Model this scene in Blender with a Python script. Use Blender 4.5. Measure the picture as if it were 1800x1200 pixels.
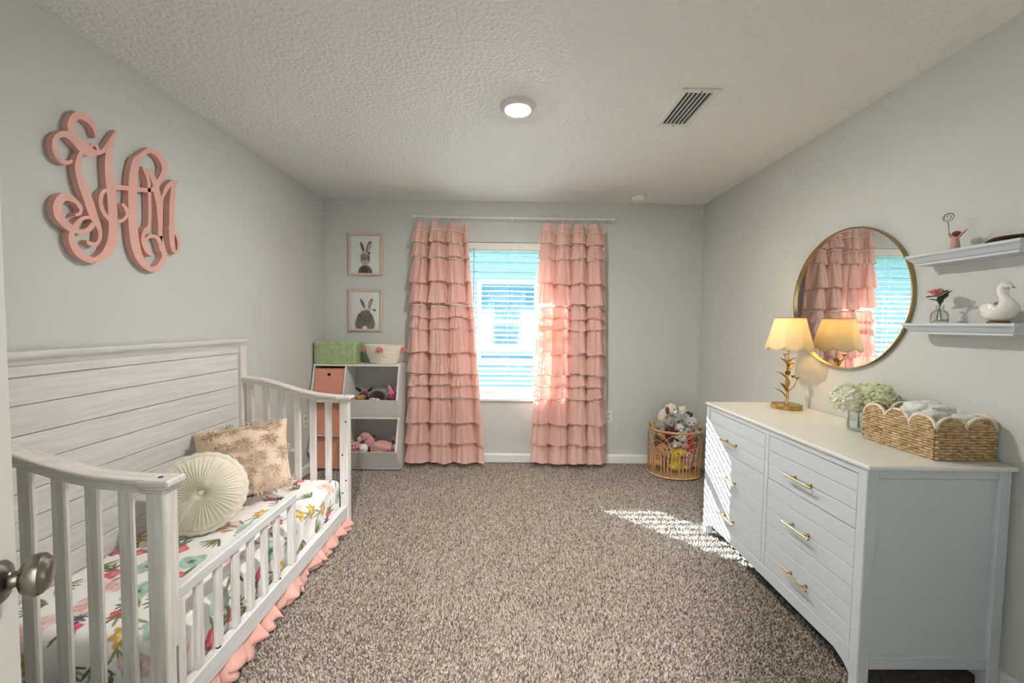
import bpy, bmesh, math, random
import numpy as np
from mathutils import Matrix, Vector, Euler

random.seed(7)
rng = np.random.default_rng(7)
PI = math.pi
scene = bpy.context.scene
for o in list(bpy.data.objects):
    bpy.data.objects.remove(o)
col = scene.collection

# ------------------------------------------------------------------ camera
EYE = 1.38
FPX, PITCH, YAW, ROLL = 710.16, 0.0451, 0.0116, 0.0129
cy_, sy_, cp_, sp_ = math.cos(YAW), math.sin(YAW), math.cos(PITCH), math.sin(PITCH)
fwd = Vector((sy_*cp_, cy_*cp_, -sp_)); rgt = Vector((cy_, -sy_, 0)); upv = rgt.cross(fwd)
r2 = rgt*math.cos(ROLL) + upv*math.sin(ROLL); u2 = upv*math.cos(ROLL) - rgt*math.sin(ROLL)
cam_data = bpy.data.cameras.new('camera')
cam_data.sensor_width = 36.0
cam_data.lens = FPX/1800*36.0
cam_data.clip_start = 0.02
cam = bpy.data.objects.new('camera', cam_data); col.objects.link(cam)
cam.matrix_world = Matrix(((r2.x, u2.x, -fwd.x, 0), (r2.y, u2.y, -fwd.y, 0), (r2.z, u2.z, -fwd.z, EYE), (0, 0, 0, 1)))
scene.camera = cam

# ------------------------------------------------------------------ world, sun, exposure
world = bpy.data.worlds.new('sky'); scene.world = world
world.use_nodes = True
wn = world.node_tree.nodes; wl = world.node_tree.links
wn.clear()
wo = wn.new('ShaderNodeOutputWorld'); wb = wn.new('ShaderNodeBackground'); sk = wn.new('ShaderNodeTexSky')
sk.sky_type = 'NISHITA'; sk.sun_disc = False; sk.sun_elevation = math.radians(26); sk.sun_rotation = math.radians(-45)
sk.air_density = 1.0; sk.dust_density = 1.5; sk.ozone_density = 1.0
wb.inputs['Strength'].default_value = 0.6
wl.new(sk.outputs[0], wb.inputs[0]); wl.new(wb.outputs[0], wo.inputs[0])

sun_data = bpy.data.lights.new('sun', 'SUN'); sun_data.energy = 42.0; sun_data.angle = math.radians(0.1)
sun_data.color = (1.0, 0.985, 0.96)
sun = bpy.data.objects.new('sun', sun_data); col.objects.link(sun)
SUN_DIR = Vector((1.0, -1.0, -0.695)).normalized()
sun.rotation_euler = SUN_DIR.to_track_quat('-Z', 'Y').to_euler()
sun.location = (-6, 10, 8)

scene.view_settings.view_transform = 'Standard'
scene.view_settings.look = 'None'
scene.view_settings.gamma = 1.0
scene.view_settings.use_curve_mapping = False
scene.view_settings.exposure = 1.95

# room dimensions (metres)
XL, XR, YB, ZC = -1.795, 1.902, 3.972, 2.558
YF = 0.02           # front wall, the camera stands in its doorway

# ------------------------------------------------------------------ materials
def lin(h):
    if not isinstance(h, str): return tuple(h) + (1.0,)
    h = h.lstrip('#'); out = []
    for i in (0, 2, 4):
        c = int(h[i:i+2], 16)/255
        out.append(c/12.92 if c <= .04045 else ((c+.055)/1.055)**2.4)
    return tuple(out) + (1.0,)

MATS = {}
def mat(name, c, rough=.6, metal=0., var=0., vscale=6., c2=None, bump=0., bscale=150., stretch=None, sheen=0.,
        translucent=0., emit=None, estr=0., coat=0., attr=None, spec=None, detail=4., bdist=.004):
    if name in MATS: return MATS[name]
    m = bpy.data.materials.new(name); m.use_nodes = True
    nt = m.node_tree; n = nt.nodes; l = nt.links
    b = n['Principled BSDF']; out = n['Material Output']
    b.inputs['Base Color'].default_value = lin(c); b.inputs['Roughness'].default_value = rough
    b.inputs['Metallic'].default_value = metal
    if spec is not None: b.inputs['Specular IOR Level'].default_value = spec
    if sheen: b.inputs['Sheen Weight'].default_value = sheen
    if coat: b.inputs['Coat Weight'].default_value = coat
    colsock = None
    tc = n.new('ShaderNodeTexCoord'); mp = n.new('ShaderNodeMapping')
    l.new(tc.outputs['Object'], mp.inputs['Vector'])
    if stretch: mp.inputs['Scale'].default_value = stretch
    if attr:
        a = n.new('ShaderNodeAttribute'); a.attribute_name = attr; colsock = a.outputs['Color']
    elif c2 is not None or var:
        nz = n.new('ShaderNodeTexNoise'); nz.inputs['Scale'].default_value = vscale; nz.inputs['Detail'].default_value = detail
        l.new(mp.outputs['Vector'], nz.inputs['Vector'])
        rp = n.new('ShaderNodeValToRGB')
        ca = lin(c)
        cb = lin(c2) if c2 is not None else tuple(max(0, x*(1-var)) for x in ca[:3]) + (1.,)
        rp.color_ramp.elements[0].position = .32; rp.color_ramp.elements[1].position = .68
        rp.color_ramp.elements[0].color = cb; rp.color_ramp.elements[1].color = ca
        l.new(nz.outputs['Fac'], rp.inputs['Fac']); colsock = rp.outputs['Color']
    if colsock: l.new(colsock, b.inputs['Base Color'])
    if bump:
        nb = n.new('ShaderNodeTexNoise'); nb.inputs['Scale'].default_value = bscale; nb.inputs['Detail'].default_value = 3
        l.new(mp.outputs['Vector'], nb.inputs['Vector'])
        bp = n.new('ShaderNodeBump'); bp.inputs['Strength'].default_value = min(1., bump); bp.inputs['Distance'].default_value = bdist
        l.new(nb.outputs['Fac'], bp.inputs['Height']); l.new(bp.outputs['Normal'], b.inputs['Normal'])
    if emit:
        b.inputs['Emission Color'].default_value = lin(emit); b.inputs['Emission Strength'].default_value = estr
    if translucent:
        tr = n.new('ShaderNodeBsdfTranslucent'); mx = n.new('ShaderNodeMixShader'); mx.inputs[0].default_value = translucent
        tr.inputs['Color'].default_value = lin(c)
        if colsock: l.new(colsock, tr.inputs['Color'])
        l.new(b.outputs[0], mx.inputs[1]); l.new(tr.outputs[0], mx.inputs[2]); l.new(mx.outputs[0], out.inputs['Surface'])
    MATS[name] = m
    return m

def glass(name, tint='#ffffff', refl=.08):
    """thin clear glass: see-through with a weak mirror"""
    if name in MATS: return MATS[name]
    m = bpy.data.materials.new(name); m.use_nodes = True
    nt = m.node_tree; n = nt.nodes; l = nt.links; n.remove(n['Principled BSDF'])
    t = n.new('ShaderNodeBsdfTransparent'); t.inputs[0].default_value = lin(tint)
    g = n.new('ShaderNodeBsdfGlossy'); g.inputs['Roughness'].default_value = .02
    f = n.new('ShaderNodeLayerWeight'); f.inputs['Blend'].default_value = .25
    mm = n.new('ShaderNodeMath'); mm.operation = 'MULTIPLY_ADD'; mm.inputs[1].default_value = .5; mm.inputs[2].default_value = refl*.5
    l.new(f.outputs['Fresnel'], mm.inputs[0])
    mx = n.new('ShaderNodeMixShader'); l.new(mm.outputs[0], mx.inputs[0])
    l.new(t.outputs[0], mx.inputs[1]); l.new(g.outputs[0], mx.inputs[2]); l.new(mx.outputs[0], n['Material Output'].inputs['Surface'])
    MATS[name] = m
    return m

# ------------------------------------------------------------------ mesh building
def rot(rx=0, ry=0, rz=0): return Euler((rx, ry, rz)).to_matrix().to_4x4()
def at(x, y, z, R=None):
    m = Matrix.Translation((x, y, z))
    return m @ R if R is not None else m

class MB:
    def __init__(s): s.v = []; s.f = []
    def add(s, vs, fs, M=None):
        o = len(s.v)
        if M is not None: vs = [tuple(M @ Vector(q)) for q in vs]
        s.v += [tuple(q) for q in vs]; s.f += [tuple(i+o for i in f) for f in fs]
        return s
    def box(s, c, d, M=None, bev=0.):
        x, y, z = (q/2 for q in d); cx, cy, cz = c
        if bev <= 0:
            vs = [(cx+a*x, cy+b*y, cz+e*z) for a in (-1, 1) for b in (-1, 1) for e in (-1, 1)]
            fs = [(0, 1, 3, 2), (4, 6, 7, 5), (0, 4, 5, 1), (2, 3, 7, 6), (0, 2, 6, 4), (1, 5, 7, 3)]
            return s.add(vs, fs, M)
        bev = min(bev, x*.9, y*.9, z*.9)
        vs = []; idx = {}
        for a in (-1, 1):
            for b in (-1, 1):
                for e in (-1, 1):
                    for k in range(3):
                        p = [cx+a*(x-bev), cy+b*(y-bev), cz+e*(z-bev)]
                        p[k] += (a, b, e)[k]*bev
                        idx[a, b, e, k] = len(vs); vs.append(tuple(p))
        fs = []
        for sg in (-1, 1):
            q = [idx[sg, -1, -1, 0], idx[sg, 1, -1, 0], idx[sg, 1, 1, 0], idx[sg, -1, 1, 0]]; fs.append(q if sg > 0 else q[::-1])
            q = [idx[-1, sg, -1, 1], idx[-1, sg, 1, 1], idx[1, sg, 1, 1], idx[1, sg, -1, 1]]; fs.append(q if sg > 0 else q[::-1])
            q = [idx[-1, -1, sg, 2], idx[1, -1, sg, 2], idx[1, 1, sg, 2], idx[-1, 1, sg, 2]]; fs.append(q if sg > 0 else q[::-1])
        for a in (-1, 1):
            for b in (-1, 1):
                fs.append((idx[a, b, -1, 0], idx[a, b, -1, 1], idx[a, b, 1, 1], idx[a, b, 1, 0]))
                fs.append((idx[a, -1, b, 0], idx[a, 1, b, 0], idx[a, 1, b, 2], idx[a, -1, b, 2]))
                fs.append((idx[-1, a, b, 1], idx[1, a, b, 1], idx[1, a, b, 2], idx[-1, a, b, 2]))
                for e in (-1, 1):
                    fs.append((idx[a, b, e, 0], idx[a, b, e, 1], idx[a, b, e, 2]))
        return s.add(vs, fs, M)
    def bx(s, x0, x1, y0, y1, z0, z1, bev=0., M=None):
        return s.box(((x0+x1)/2, (y0+y1)/2, (z0+z1)/2), (abs(x1-x0), abs(y1-y0), abs(z1-z0)), M, bev)
    def tube(s, pts, r, n=8, closed=False, caps=True, M=None, squash=None, upv=None):
        P = [Vector(p) for p in pts]; N = len(P)
        R = list(r) if hasattr(r, '__len__') else [r]*N
        vs = []; fs = []
        T = []
        for i in range(N):
            a = P[(i-1) % N] if (closed or i > 0) else P[i]
            b = P[(i+1) % N] if (closed or i < N-1) else P[i]
            t = (b-a); T.append(t.normalized() if t.length > 1e-9 else Vector((0, 0, 1)))
        ref = Vector(upv) if upv else (Vector((0, 0, 1)) if abs(T[0].z) < .9 else Vector((1, 0, 0)))
        nrm = (ref - T[0]*ref.dot(T[0])).normalized()
        for i in range(N):
            nn = nrm - T[i]*nrm.dot(T[i])
            if nn.length > 1e-6: nrm = nn.normalized()
            bi = T[i].cross(nrm)
            for k in range(n):
                a = 2*PI*k/n
                sx = squash if squash else 1.
                vs.append(tuple(P[i] + nrm*math.cos(a)*R[i]*sx + bi*math.sin(a)*R[i]))
        for i in range(N if closed else N-1):
            for k in range(n):
                j = (i+1) % N
                fs.append((i*n+k, i*n+(k+1) % n, j*n+(k+1) % n, j*n+k))
        if caps and not closed:
            fs.append(tuple(range(n))[::-1]); fs.append(tuple(range((N-1)*n, N*n)))
        return s.add(vs, fs, M)
    def lathe(s, prof, n=24, M=None, ax=1., ay=1., wob=None):
        vs = []; fs = []
        for i, (r, z) in enumerate(prof):
            for k in range(n):
                a = 2*PI*k/n; w = wob(a, i) if wob else 1.
                vs.append((r*w*math.cos(a)*ax, r*w*math.sin(a)*ay, z))
        for i in range(len(prof)-1):
            for k in range(n):
                fs.append((i*n+k, i*n+(k+1) % n, (i+1)*n+(k+1) % n, (i+1)*n+k))
        if prof[0][0] > 1e-5: fs.append(tuple(range(n))[::-1])
        if prof[-1][0] > 1e-5: fs.append(tuple(range((len(prof)-1)*n, len(prof)*n)))
        return s.add(vs, fs, M)
    def ell(s, c, r, R=None, n=14, m=9, wob=None):
        vs = []; fs = []
        for i in range(m+1):
            t = PI*i/m
            for k in range(n):
                a = 2*PI*k/n; w = wob(a, t) if wob else 1.
                vs.append((r[0]*math.sin(t)*math.cos(a)*w, r[1]*math.sin(t)*math.sin(a)*w, r[2]*math.cos(t)*w))
        for i in range(m):
            for k in range(n):
                fs.append((i*n+k, (i+1)*n+k, (i+1)*n+(k+1) % n, i*n+(k+1) % n))
        return s.add(vs, fs, at(*c, R))
    def prism(s, poly, z0, z1, M=None):
        n = len(poly)
        vs = [(x, y, z0) for x, y in poly] + [(x, y, z1) for x, y in poly]
        fs = [tuple(range(n))[::-1], tuple(range(n, 2*n))] + [(i, (i+1) % n, n+(i+1) % n, n+i) for i in range(n)]
        return s.add(vs, fs, M)
    def grid(s, fn, nu, nv, cu=False, flip=False, M=None):
        vs = [fn(i/(nu if cu else nu-1), j/(nv-1)) for j in range(nv) for i in range(nu)]
        fs = []
        for j in range(nv-1):
            for i in range(nu if cu else nu-1):
                q = (j*nu+i, j*nu+(i+1) % nu, (j+1)*nu+(i+1) % nu, (j+1)*nu+i)
                fs.append(q[::-1] if flip else q)
        return s.add(vs, fs, M)
    def build(s, name, m, parent=None, origin=None, smooth=True, angle=35, solid=0., recalc=True, kind=None):
        o3 = Vector((0, 0, 0))
        if parent is not None: o3 = Vector(parent['_o'])
        elif origin is not None: o3 = Vector(origin)
        elif s.v:
            a = np.array(s.v); o3 = Vector(((a[:, 0].min()+a[:, 0].max())/2, (a[:, 1].min()+a[:, 1].max())/2, a[:, 2].min()))
        me = bpy.data.meshes.new(name)
        me.from_pydata([(q[0]-o3.x, q[1]-o3.y, q[2]-o3.z) for q in s.v], [], s.f)
        if recalc:
            bm = bmesh.new(); bm.from_mesh(me)
            bmesh.ops.remove_doubles(bm, verts=bm.verts, dist=1e-6)
            bmesh.ops.recalc_face_normals(bm, faces=bm.faces)
            bm.to_mesh(me); bm.free()
        if smooth:
            me.polygons.foreach_set('use_smooth', [True]*len(me.polygons))
            me.set_sharp_from_angle(angle=math.radians(angle))
        me.materials.append(m)
        o = bpy.data.objects.new(name, me); col.objects.link(o)
        if solid:
            md = o.modifiers.new('thickness', 'SOLIDIFY'); md.thickness = solid; md.offset = 0
        if parent is not None:
            o.parent = parent; o['_o'] = tuple(o3)
        else:
            o.location = o3; o['_o'] = tuple(o3)
        if kind: o['kind'] = kind
        return o

def tag(o, label, cat, group=None):
    o['label'] = label; o['category'] = cat
    if group: o['group'] = group
    return o
def thing(name, label, cat, loc, group=None):
    e = bpy.data.objects.new(name, None); e.empty_display_size = .05; col.objects.link(e)
    e.location = loc; e['_o'] = tuple(loc)
    return tag(e, label, cat, group)
def struct(mb, name, m, **k):
    o = mb.build(name, m, origin=(0, 0, 0), **k); o['kind'] = 'structure'; return o
def cpart(o, loc, parent, R=None):
    """another part that shares the mesh of o"""
    c = o.copy(); col.objects.link(c); c.parent = parent; c.location = loc
    if R is not None: c.rotation_euler = R
    return c
def cr(pts, k=8):
    """Catmull-Rom through points of any dimension"""
    P = [np.array(p, float) for p in pts]; out = []
    for i in range(len(P)-1):
        a = P[max(i-1, 0)]; b = P[i]; c = P[i+1]; d = P[min(i+2, len(P)-1)]
        for j in range(k):
            t = j/k
            out.append(.5*((2*b)+(-a+c)*t+(2*a-5*b+4*c-d)*t*t+(-a+3*b-3*c+d)*t**3))
    out.append(P[-1])
    return [tuple(q) for q in out]
def colour_attr(o, cols):
    """per-vertex print colours (linear rgb array n x 3)"""
    a = o.data.color_attributes.new('print', 'FLOAT_COLOR', 'POINT')
    arr = np.ones((len(o.data.vertices), 4), np.float32); arr[:, :3] = cols
    a.data.foreach_set('color', arr.ravel())

# palette
m_wall = mat('wall_paint', '#ced1cd', .85, var=.02, vscale=2, bump=.12, bscale=260)
m_ceil = mat('ceiling_texture_paint', '#f1f2ef', .9, bump=1., bscale=55, bdist=.010)
m_trim = mat('white_trim_paint', '#e6e5df', .45)
m_white = mat('white_lacquer', '#ccd5da', .4)
m_shelfwhite = mat('white_melamine', '#e6e6e0', .4)
m_gold = mat('brushed_gold', '#bf9f5c', .3, 1., var=.1, vscale=40)
m_brass = mat('champagne_brass', '#b9a67c', .25, 1.)
m_black = mat('black_plastic', '#151313', .5)
m_darkhole = mat('dark_bolt', '#2a2522', .6, .3)
m_nickel = mat('satin_nickel', '#8d877c', .28, 1., var=.1, vscale=20)

# ================================================================== THE ROOM
WX0, WX1, WZ0, WZ1 = -.47, .45, .63, 2.165       # window opening
T = .14
b = MB()
b.bx(XL-T, WX0, YB, YB+T, -.02, ZC+.02); b.bx(WX1, XR+T, YB, YB+T, -.02, ZC+.02)
b.bx(WX0, WX1, YB, YB+T, -.02, WZ0); b.bx(WX0, WX1, YB, YB+T, WZ1, ZC+.02)
struct(b, 'wall_back', m_wall, smooth=False)
struct(MB().bx(XL-T, XL, YF-T, YB, -.02, ZC+.02), 'wall_left', m_wall, smooth=False)
struct(MB().bx(XR, XR+T, YF-T, YB, -.02, ZC+.02), 'wall_right', m_wall, smooth=False)
struct(MB().bx(XL-T, XR+T, -1.9, YB+T, ZC, ZC+.12), 'ceiling', m_ceil, smooth=False)
DX0, DX1, DZ = -.42, .36, 2.06                    # doorway in the front wall
b = MB()
b.bx(XL-T, DX0, YF-.12, YF, -.02, ZC); b.bx(DX1, XR+T, YF-.12, YF, -.02, ZC); b.bx(DX0, DX1, YF-.12, YF, DZ, ZC)
struct(b, 'wall_front', m_wall, smooth=False)
# hallway behind the camera
b = MB(); b.bx(-1.15, -1.03, -1.9, YF-.12, -.02, ZC); b.bx(1.03, 1.15, -1.9, YF-.12, -.02, ZC); b.bx(-1.15, 1.15, -2.0, -1.9, -.02, ZC)
struct(b, 'wall_hallway', m_wall, smooth=False)
# baseboards with a small top bevel
def baseboard(name, path, nx, ny):
    (x0, y0), (x1, y1) = path
    prof = [(0, 0), (.013, 0), (.013, .068), (.008, .082), (0, .085)]
    b = MB(); vs = []
    for (x, y) in path:
        vs += [(x+nx*d, y+ny*d, z) for d, z in prof]
    n = len(prof)
    b.add(vs, [(i, (i+1) % n, n+(i+1) % n, n+i) for i in range(n)] + [tuple(range(n)), tuple(range(n, 2*n))])
    struct(b, name, m_trim, smooth=False)
baseboard('baseboard_back', [(XL, YB), (XR, YB)], 0, -1)
baseboard('baseboard_left', [(XL, YF), (XL, YB)], 1, 0)
baseboard('baseboard_right', [(XR, YF), (XR, YB)], -1, 0)

# floor: carpet backing with real tufts of pile on it
m_back = mat('carpet_backing', '#6f665c', .95, c2='#4f4840', vscale=60)
floor = struct(MB().bx(XL-T, XR+T, -1.9, YB+T, -.05, -.014), 'floor', m_back, smooth=False)
def carpet():
    pitch = .0082
    xs = np.arange(-1.78, 1.9, pitch); ys = np.arange(.95, 3.965, pitch)
    gx, gy = np.meshgrid(xs, ys); n0 = gx.size
    px = gx.ravel() + rng.uniform(-.45, .45, n0)*pitch; py = gy.ravel() + rng.uniform(-.45, .45, n0)*pitch
    keep = ~((px < -1.12) & (py < 2.60) & (py > 1.28))
    keep &= ~((px > 1.42) & (py < 2.58) & (py > 1.5)) & ~((px < -1.02) & (py > 3.74))
    # outside the widest plausible view of the floor
    keep &= np.abs(px) < 1.45*py
    px = px[keep]; py = py[keep]; n = px.size
    h = rng.uniform(.008, .017, n); r = rng.uniform(.0036, .0058, n); a0 = rng.uniform(0, 2*PI, n)
    # pile lies in drifting directions
    dirn = 1.7*np.sin(px*3.1+1)+1.4*np.cos(py*2.7) + rng.normal(0, 1.3, n)
    lean = rng.uniform(.002, .010, n)
    V = np.empty((n, 4, 3), np.float32)
    for k in range(3):
        a = a0 + 2*PI*k/3
        V[:, k, 0] = px + r*np.cos(a); V[:, k, 1] = py + r*np.sin(a); V[:, k, 2] = -.014 + (k == 0)*.001
    V[:, 3, 0] = px + lean*np.cos(dirn); V[:, 3, 1] = py + lean*np.sin(dirn); V[:, 3, 2] = -.014 + h
    F = np.empty((n, 3, 3), np.int32); base = (np.arange(n)*4)[:, None]
    F[:, 0] = base + [0, 1, 3]; F[:, 1] = base + [1, 2, 3]; F[:, 2] = base + [2, 0, 3]
    me = bpy.data.meshes.new('carpet_pile')
    me.vertices.add(n*4); me.vertices.foreach_set('co', V.ravel())
    me.loops.add(n*9); me.loops.foreach_set('vertex_index', F.ravel())
    me.polygons.add(n*3); me.polygons.foreach_set('loop_start', np.arange(0, n*9, 3, dtype=np.int32))
    me.polygons.foreach_set('use_smooth', np.ones(n*3, bool))
    me.update(calc_edges=True); me.validate()
    pal = np.array([lin(c)[:3] for c in ('#ada193', '#95897c', '#796e62', '#a19587', '#50473e', '#c0b5a7')])
    pick = rng.choice(len(pal), n, p=[.24, .22, .18, .18, .10, .08])
    c = pal[pick]*rng.uniform(.88, 1.1, (n, 1))
    o = bpy.data.objects.new('carpet_pile', me); col.objects.link(o)
    o['_o'] = (0, 0, 0); o['kind'] = 'stuff'; o.parent = floor
    colour_attr(o, np.repeat(c, 4, axis=0))
    me.materials.append(mat('carpet_yarn', '#b5a292', .95, attr='print', sheen=.2))
    return o
carpet()

# ------------------------------------------------------------------ window
win = bpy.data.objects.new('window_1', None); col.objects.link(win); win.location = ((WX0+WX1)/2, YB+.1, WZ0)
win['_o'] = tuple(win.location); win['kind'] = 'structure'
m_vinyl = mat('white_vinyl', '#e4e8ea', .4)
def frame_rect(b, x0, x1, z0, z1, y0, y1, w, bev=.004):
    b.bx(x0, x0+w, y0, y1, z0, z1, bev); b.bx(x1-w, x1, y0, y1, z0, z1, bev)
    b.bx(x0+w, x1-w, y0, y1, z0, z0+w, bev); b.bx(x0+w, x1-w, y0, y1, z1-w, z1, bev)
b = MB(); frame_rect(b, WX0, WX1, WZ0, WZ1, YB+.085, YB+T, .03); b.build('window_frame', m_vinyl, win)
zm = (WZ0+WZ1)/2
for (z0, z1, yy) in ((WZ0+.03, zm+.02, .092), (zm-.02, WZ1-.03, .112)):
    b = MB(); frame_rect(b, WX0+.03, WX1-.03, z0, z1, YB+yy, YB+yy+.018, .032, .003); s_ = b.build('sash', m_vinyl, win)
    MB().bx(WX0+.06, WX1-.06, YB+yy+.008, YB+yy+.011, z0+.03, z1-.03).build('pane', glass('window_glass', '#eef6f8', .05), s_)
MB().bx(WX0-.0, WX1+.0, YB-.022, YB+.09, WZ0-.02, WZ0+.004, .004).build('window_sill', m_trim, win)

# ------------------------------------------------------------------ door, standing open beside the camera
hx, hy, ang, LW, TH = DX0, YF+.012, math.radians(32.3), .765, .035
door = bpy.data.objects.new('door_1', None); col.objects.link(door); door.location = (hx, hy, .01); door['_o'] = (hx, hy, .01); door['kind'] = 'structure'
MD = at(hx, hy, 0, rot(0, 0, PI/2+ang))      # local x along the leaf, local -y is the side that faces the camera
m_door = mat('door_paint', '#dcdcd6', .4)
MB().bx(0, LW, 0, TH, .01, 2.03, .003, M=MD).build('door_leaf', m_door, door)
for z0, z1 in ((.22, .92), (1.12, 1.9)):
    for y0 in (-.004, TH-.004):
        b = MB()
        for q in ((.13, .16, z0, z1), (LW-.16, LW-.13, z0, z1), (.16, LW-.16, z0, z0+.03), (.16, LW-.16, z1-.03, z1)):
            b.bx(q[0], q[1], y0, y0+.008, q[2], q[3], .003, M=MD)
        b.build('panel_moulding', m_door, door)
kz = .962
for side in (-1, 1):
    yb = 0 if side < 0 else TH
    K = MD @ at(LW-.062, yb, kz, rot(PI/2 if side < 0 else -PI/2, 0, 0))
    kn = MB().lathe([(0, .0), (.033, .0), (.033, .004), (.028, .009), (.016, .012), (.0125, .016), (.0115, .024), (.0135, .027)], 28, K).build('door_knob', m_nickel, door)
    MB().lathe([(.010, .023), (.018, .024), (.026, .028), (.0315, .035), (.033, .042), (.0315, .049), (.025, .055), (.013, .0595), (0, .060)], 28, K, ax=1.0, ay=1.0).build('knob_grip', m_nickel, kn)
for z in (.25, 1.05, 1.82):
    MB().tube([(hx, hy-.006, z-.045), (hx, hy-.006, z+.045)], .007, 8).build('hinge', m_nickel, door)

# ------------------------------------------------------------------ roof overhang and the house next door, outside the window
m_soffit = mat('soffit_paint', '#d8d6cf', .7)
b = MB().bx(-4, 4, YB+T, YB+1.1, 2.46, 2.5).bx(-4, 4, YB+1.07, YB+1.1, 2.46, 2.66)
struct(b, 'roof_overhang', m_soffit, smooth=False)
m_grass = mat('lawn_green', '#7f9a5c', .95, c2='#5f7d45', vscale=30)
struct(MB().bx(-12, 12, YB+T, 30, -.35, -.25), 'ground_outside', m_grass, smooth=False)
nh = thing('neighbour_house', 'grey blue clad house next door seen through the blind', 'house', (0, 8.2, -.25))
m_siding = mat('grey_blue_siding', '#6f868c', .7)
for i in range(17):
    z = -.25+i*.19
    MB().add([(-7, 8.2, z), (7, 8.2, z), (7, 8.23, z+.2), (-7, 8.23, z+.2), (-7, 8.3, z), (7, 8.3, z), (7, 8.3, z+.2), (-7, 8.3, z+.2)],
             [(0, 1, 2, 3), (4, 7, 6, 5), (0, 4, 5, 1), (3, 2, 6, 7), (0, 3, 7, 4), (1, 5, 6, 2)]).build('siding_board', m_siding, nh, smooth=False)
wf = MB(); frame_rect(wf, -.62, .62, .55, 2.25, 8.15, 8.21, .09, .01); wfo = wf.build('window_frame', m_vinyl, nh)
MB().bx(-.53, .53, 8.175, 8.19, .64, 2.16).build('window_pane', mat('blue_window_glass', '#3b6270', .08, spec=.8), wfo)
MB().bx(-.53, .53, 8.165, 8.195, 1.37, 1.43, .005).build('window_rail', m_vinyl, wfo)
MB().bx(-7, 7, 7.75, 8.3, 2.92, 3.02).build('roof_eave', m_soffit, nh)

# ------------------------------------------------------------------ ceiling fixtures
cl = thing('ceiling_light', 'lit round recessed disc light on the textured ceiling', 'ceiling light', (.042, 2.25, ZC))
MB().lathe([(.066, -.018), (.070, -.024), (.082, -.020), (.096, -.008), (.099, 0), (.06, 0), (.06, -.014)], 40, at(.042, 2.25, ZC)).build('trim_ring', m_trim, cl)
MB().lathe([(0, -.031), (.03, -.030), (.055, -.027), (.069, -.021), (.069, -.016), (0, -.016)], 40, at(.042, 2.25, ZC)).build(
    'light_lens', mat('warm_lit_lens', '#fff3da', .5, emit='#fff6ee', estr=235), cl)

vt = thing('air_vent', 'white rectangular ceiling air vent with dark louvre slots', 'vent', (.957, 2.24, ZC))
vx0, vx1, vy0, vy1 = .858, 1.055, 2.05, 2.43
b = MB(); zt = ZC
for q in ((vx0, vx0+.03, vy0, vy1), (vx1-.03, vx1, vy0, vy1), (vx0+.03, vx1-.03, vy0, vy0+.03), (vx0+.03, vx1-.03, vy1-.03, vy1)):
    b.bx(q[0], q[1], q[2], q[3], zt-.009, zt, .003)
b.build('vent_frame', m_trim, vt)
MB().bx(vx0+.03, vx1-.03, vy0+.03, vy1-.03, zt-.0015, zt).build('duct_opening', mat('duct_dark', '#1d2224', .8), vt)
nsl = 6
lo = None
for i in range(nsl):
    x = vx0+.030+(vx1-vx0-.06)*(i+.75)/nsl
    sl = MB().box((0, 0, 0), (.010, vy1-vy0-.062, .0015), rot(0, math.radians(38), 0))
    if lo is None: lo = sl.build('louvre', mat('louvre_grey', '#aeb0ac', .5), vt); lo.data.transform(Matrix.Translation(Vector(vt['_o']))); lo.location = (x-.957, 0, -.006)
    else: cpart(lo, (x-.957, 0, -.006), vt)
for y in (vy0+.014, vy1-.014):
    MB().lathe([(0, -.011), (.004, -.0105), (.0045, -.009)], 10, at(.957, y, zt)).build('screw', m_darkhole, vt)

sd = thing('smoke_detector', 'small white round smoke detector on the ceiling near the back wall', 'smoke detector', (1.175, 3.72, ZC))
MB().lathe([(.074, 0), (.074, -.009), (.068, -.013), (.045, -.013), (.045, -.018)], 32, at(1.175, 3.72, ZC)).build('mounting_plate', m_trim, sd)
MB().lathe([(.060, -.016), (.059, -.040), (.050, -.052), (.03, -.056), (0, -.056)], 32, at(1.175, 3.72, ZC)).build('housing', mat('detector_plastic', '#f6f6f3', .4), sd)
hl = thing('hallway_fill_light', 'added round fill lamp, unseen in the hallway behind the doorway', 'ceiling light', (0, -1.0, ZC))  # added lamp, out of view behind the camera, to fill the near side
MB().lathe([(.15, 0), (.155, -.02), (.14, -.025)], 32, at(0, -1.0, ZC)).build('trim_ring', m_trim, hl)
MB().lathe([(.14, -.02), (.12, -.05), (.07, -.07), (0, -.075)], 32, at(0, -1.0, ZC)).build('light_lens', mat('hall_fill_lens', '#fff6e8', .5, emit='#fdfaff', estr=270), hl)

# ------------------------------------------------------------------ outlets
def outlet(x, y, z, R, label, plug):
    t = thing('wall_outlet', label, 'outlet', (x, y, z-.057), 'wall outlets')
    Mx = at(x, y, z, R)
    MB().box((0, -.003, 0), (.07, .006, .115), Mx, .002).build('cover_plate', m_trim, t)
    for dz in (-.024, .024):
        s_ = MB().lathe([(.0165, 0), (.0165, .003), (0, .003)], 18, Mx @ at(0, -.006, dz, rot(PI/2, 0, 0))).build('socket', mat('socket_grey', '#c9c8c2', .5), t)
        for dx in (-.006, .006):
            MB().box((dx, -.0095, dz+.003), (.002, .002, .008), Mx).build('slot', m_black, s_)
    if plug:
        MB().box((0, -.02, .024), (.045, .03, .04), Mx, .006).build('night_light', m_trim, t)
    return t
outlet(1.016, YB, .468, rot(), 'white wall outlet right of the ruffled curtains', False)
outlet(XL, 3.585, .485, rot(0, 0, PI/2), 'white wall outlet on the left wall beyond the crib', False)

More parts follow.
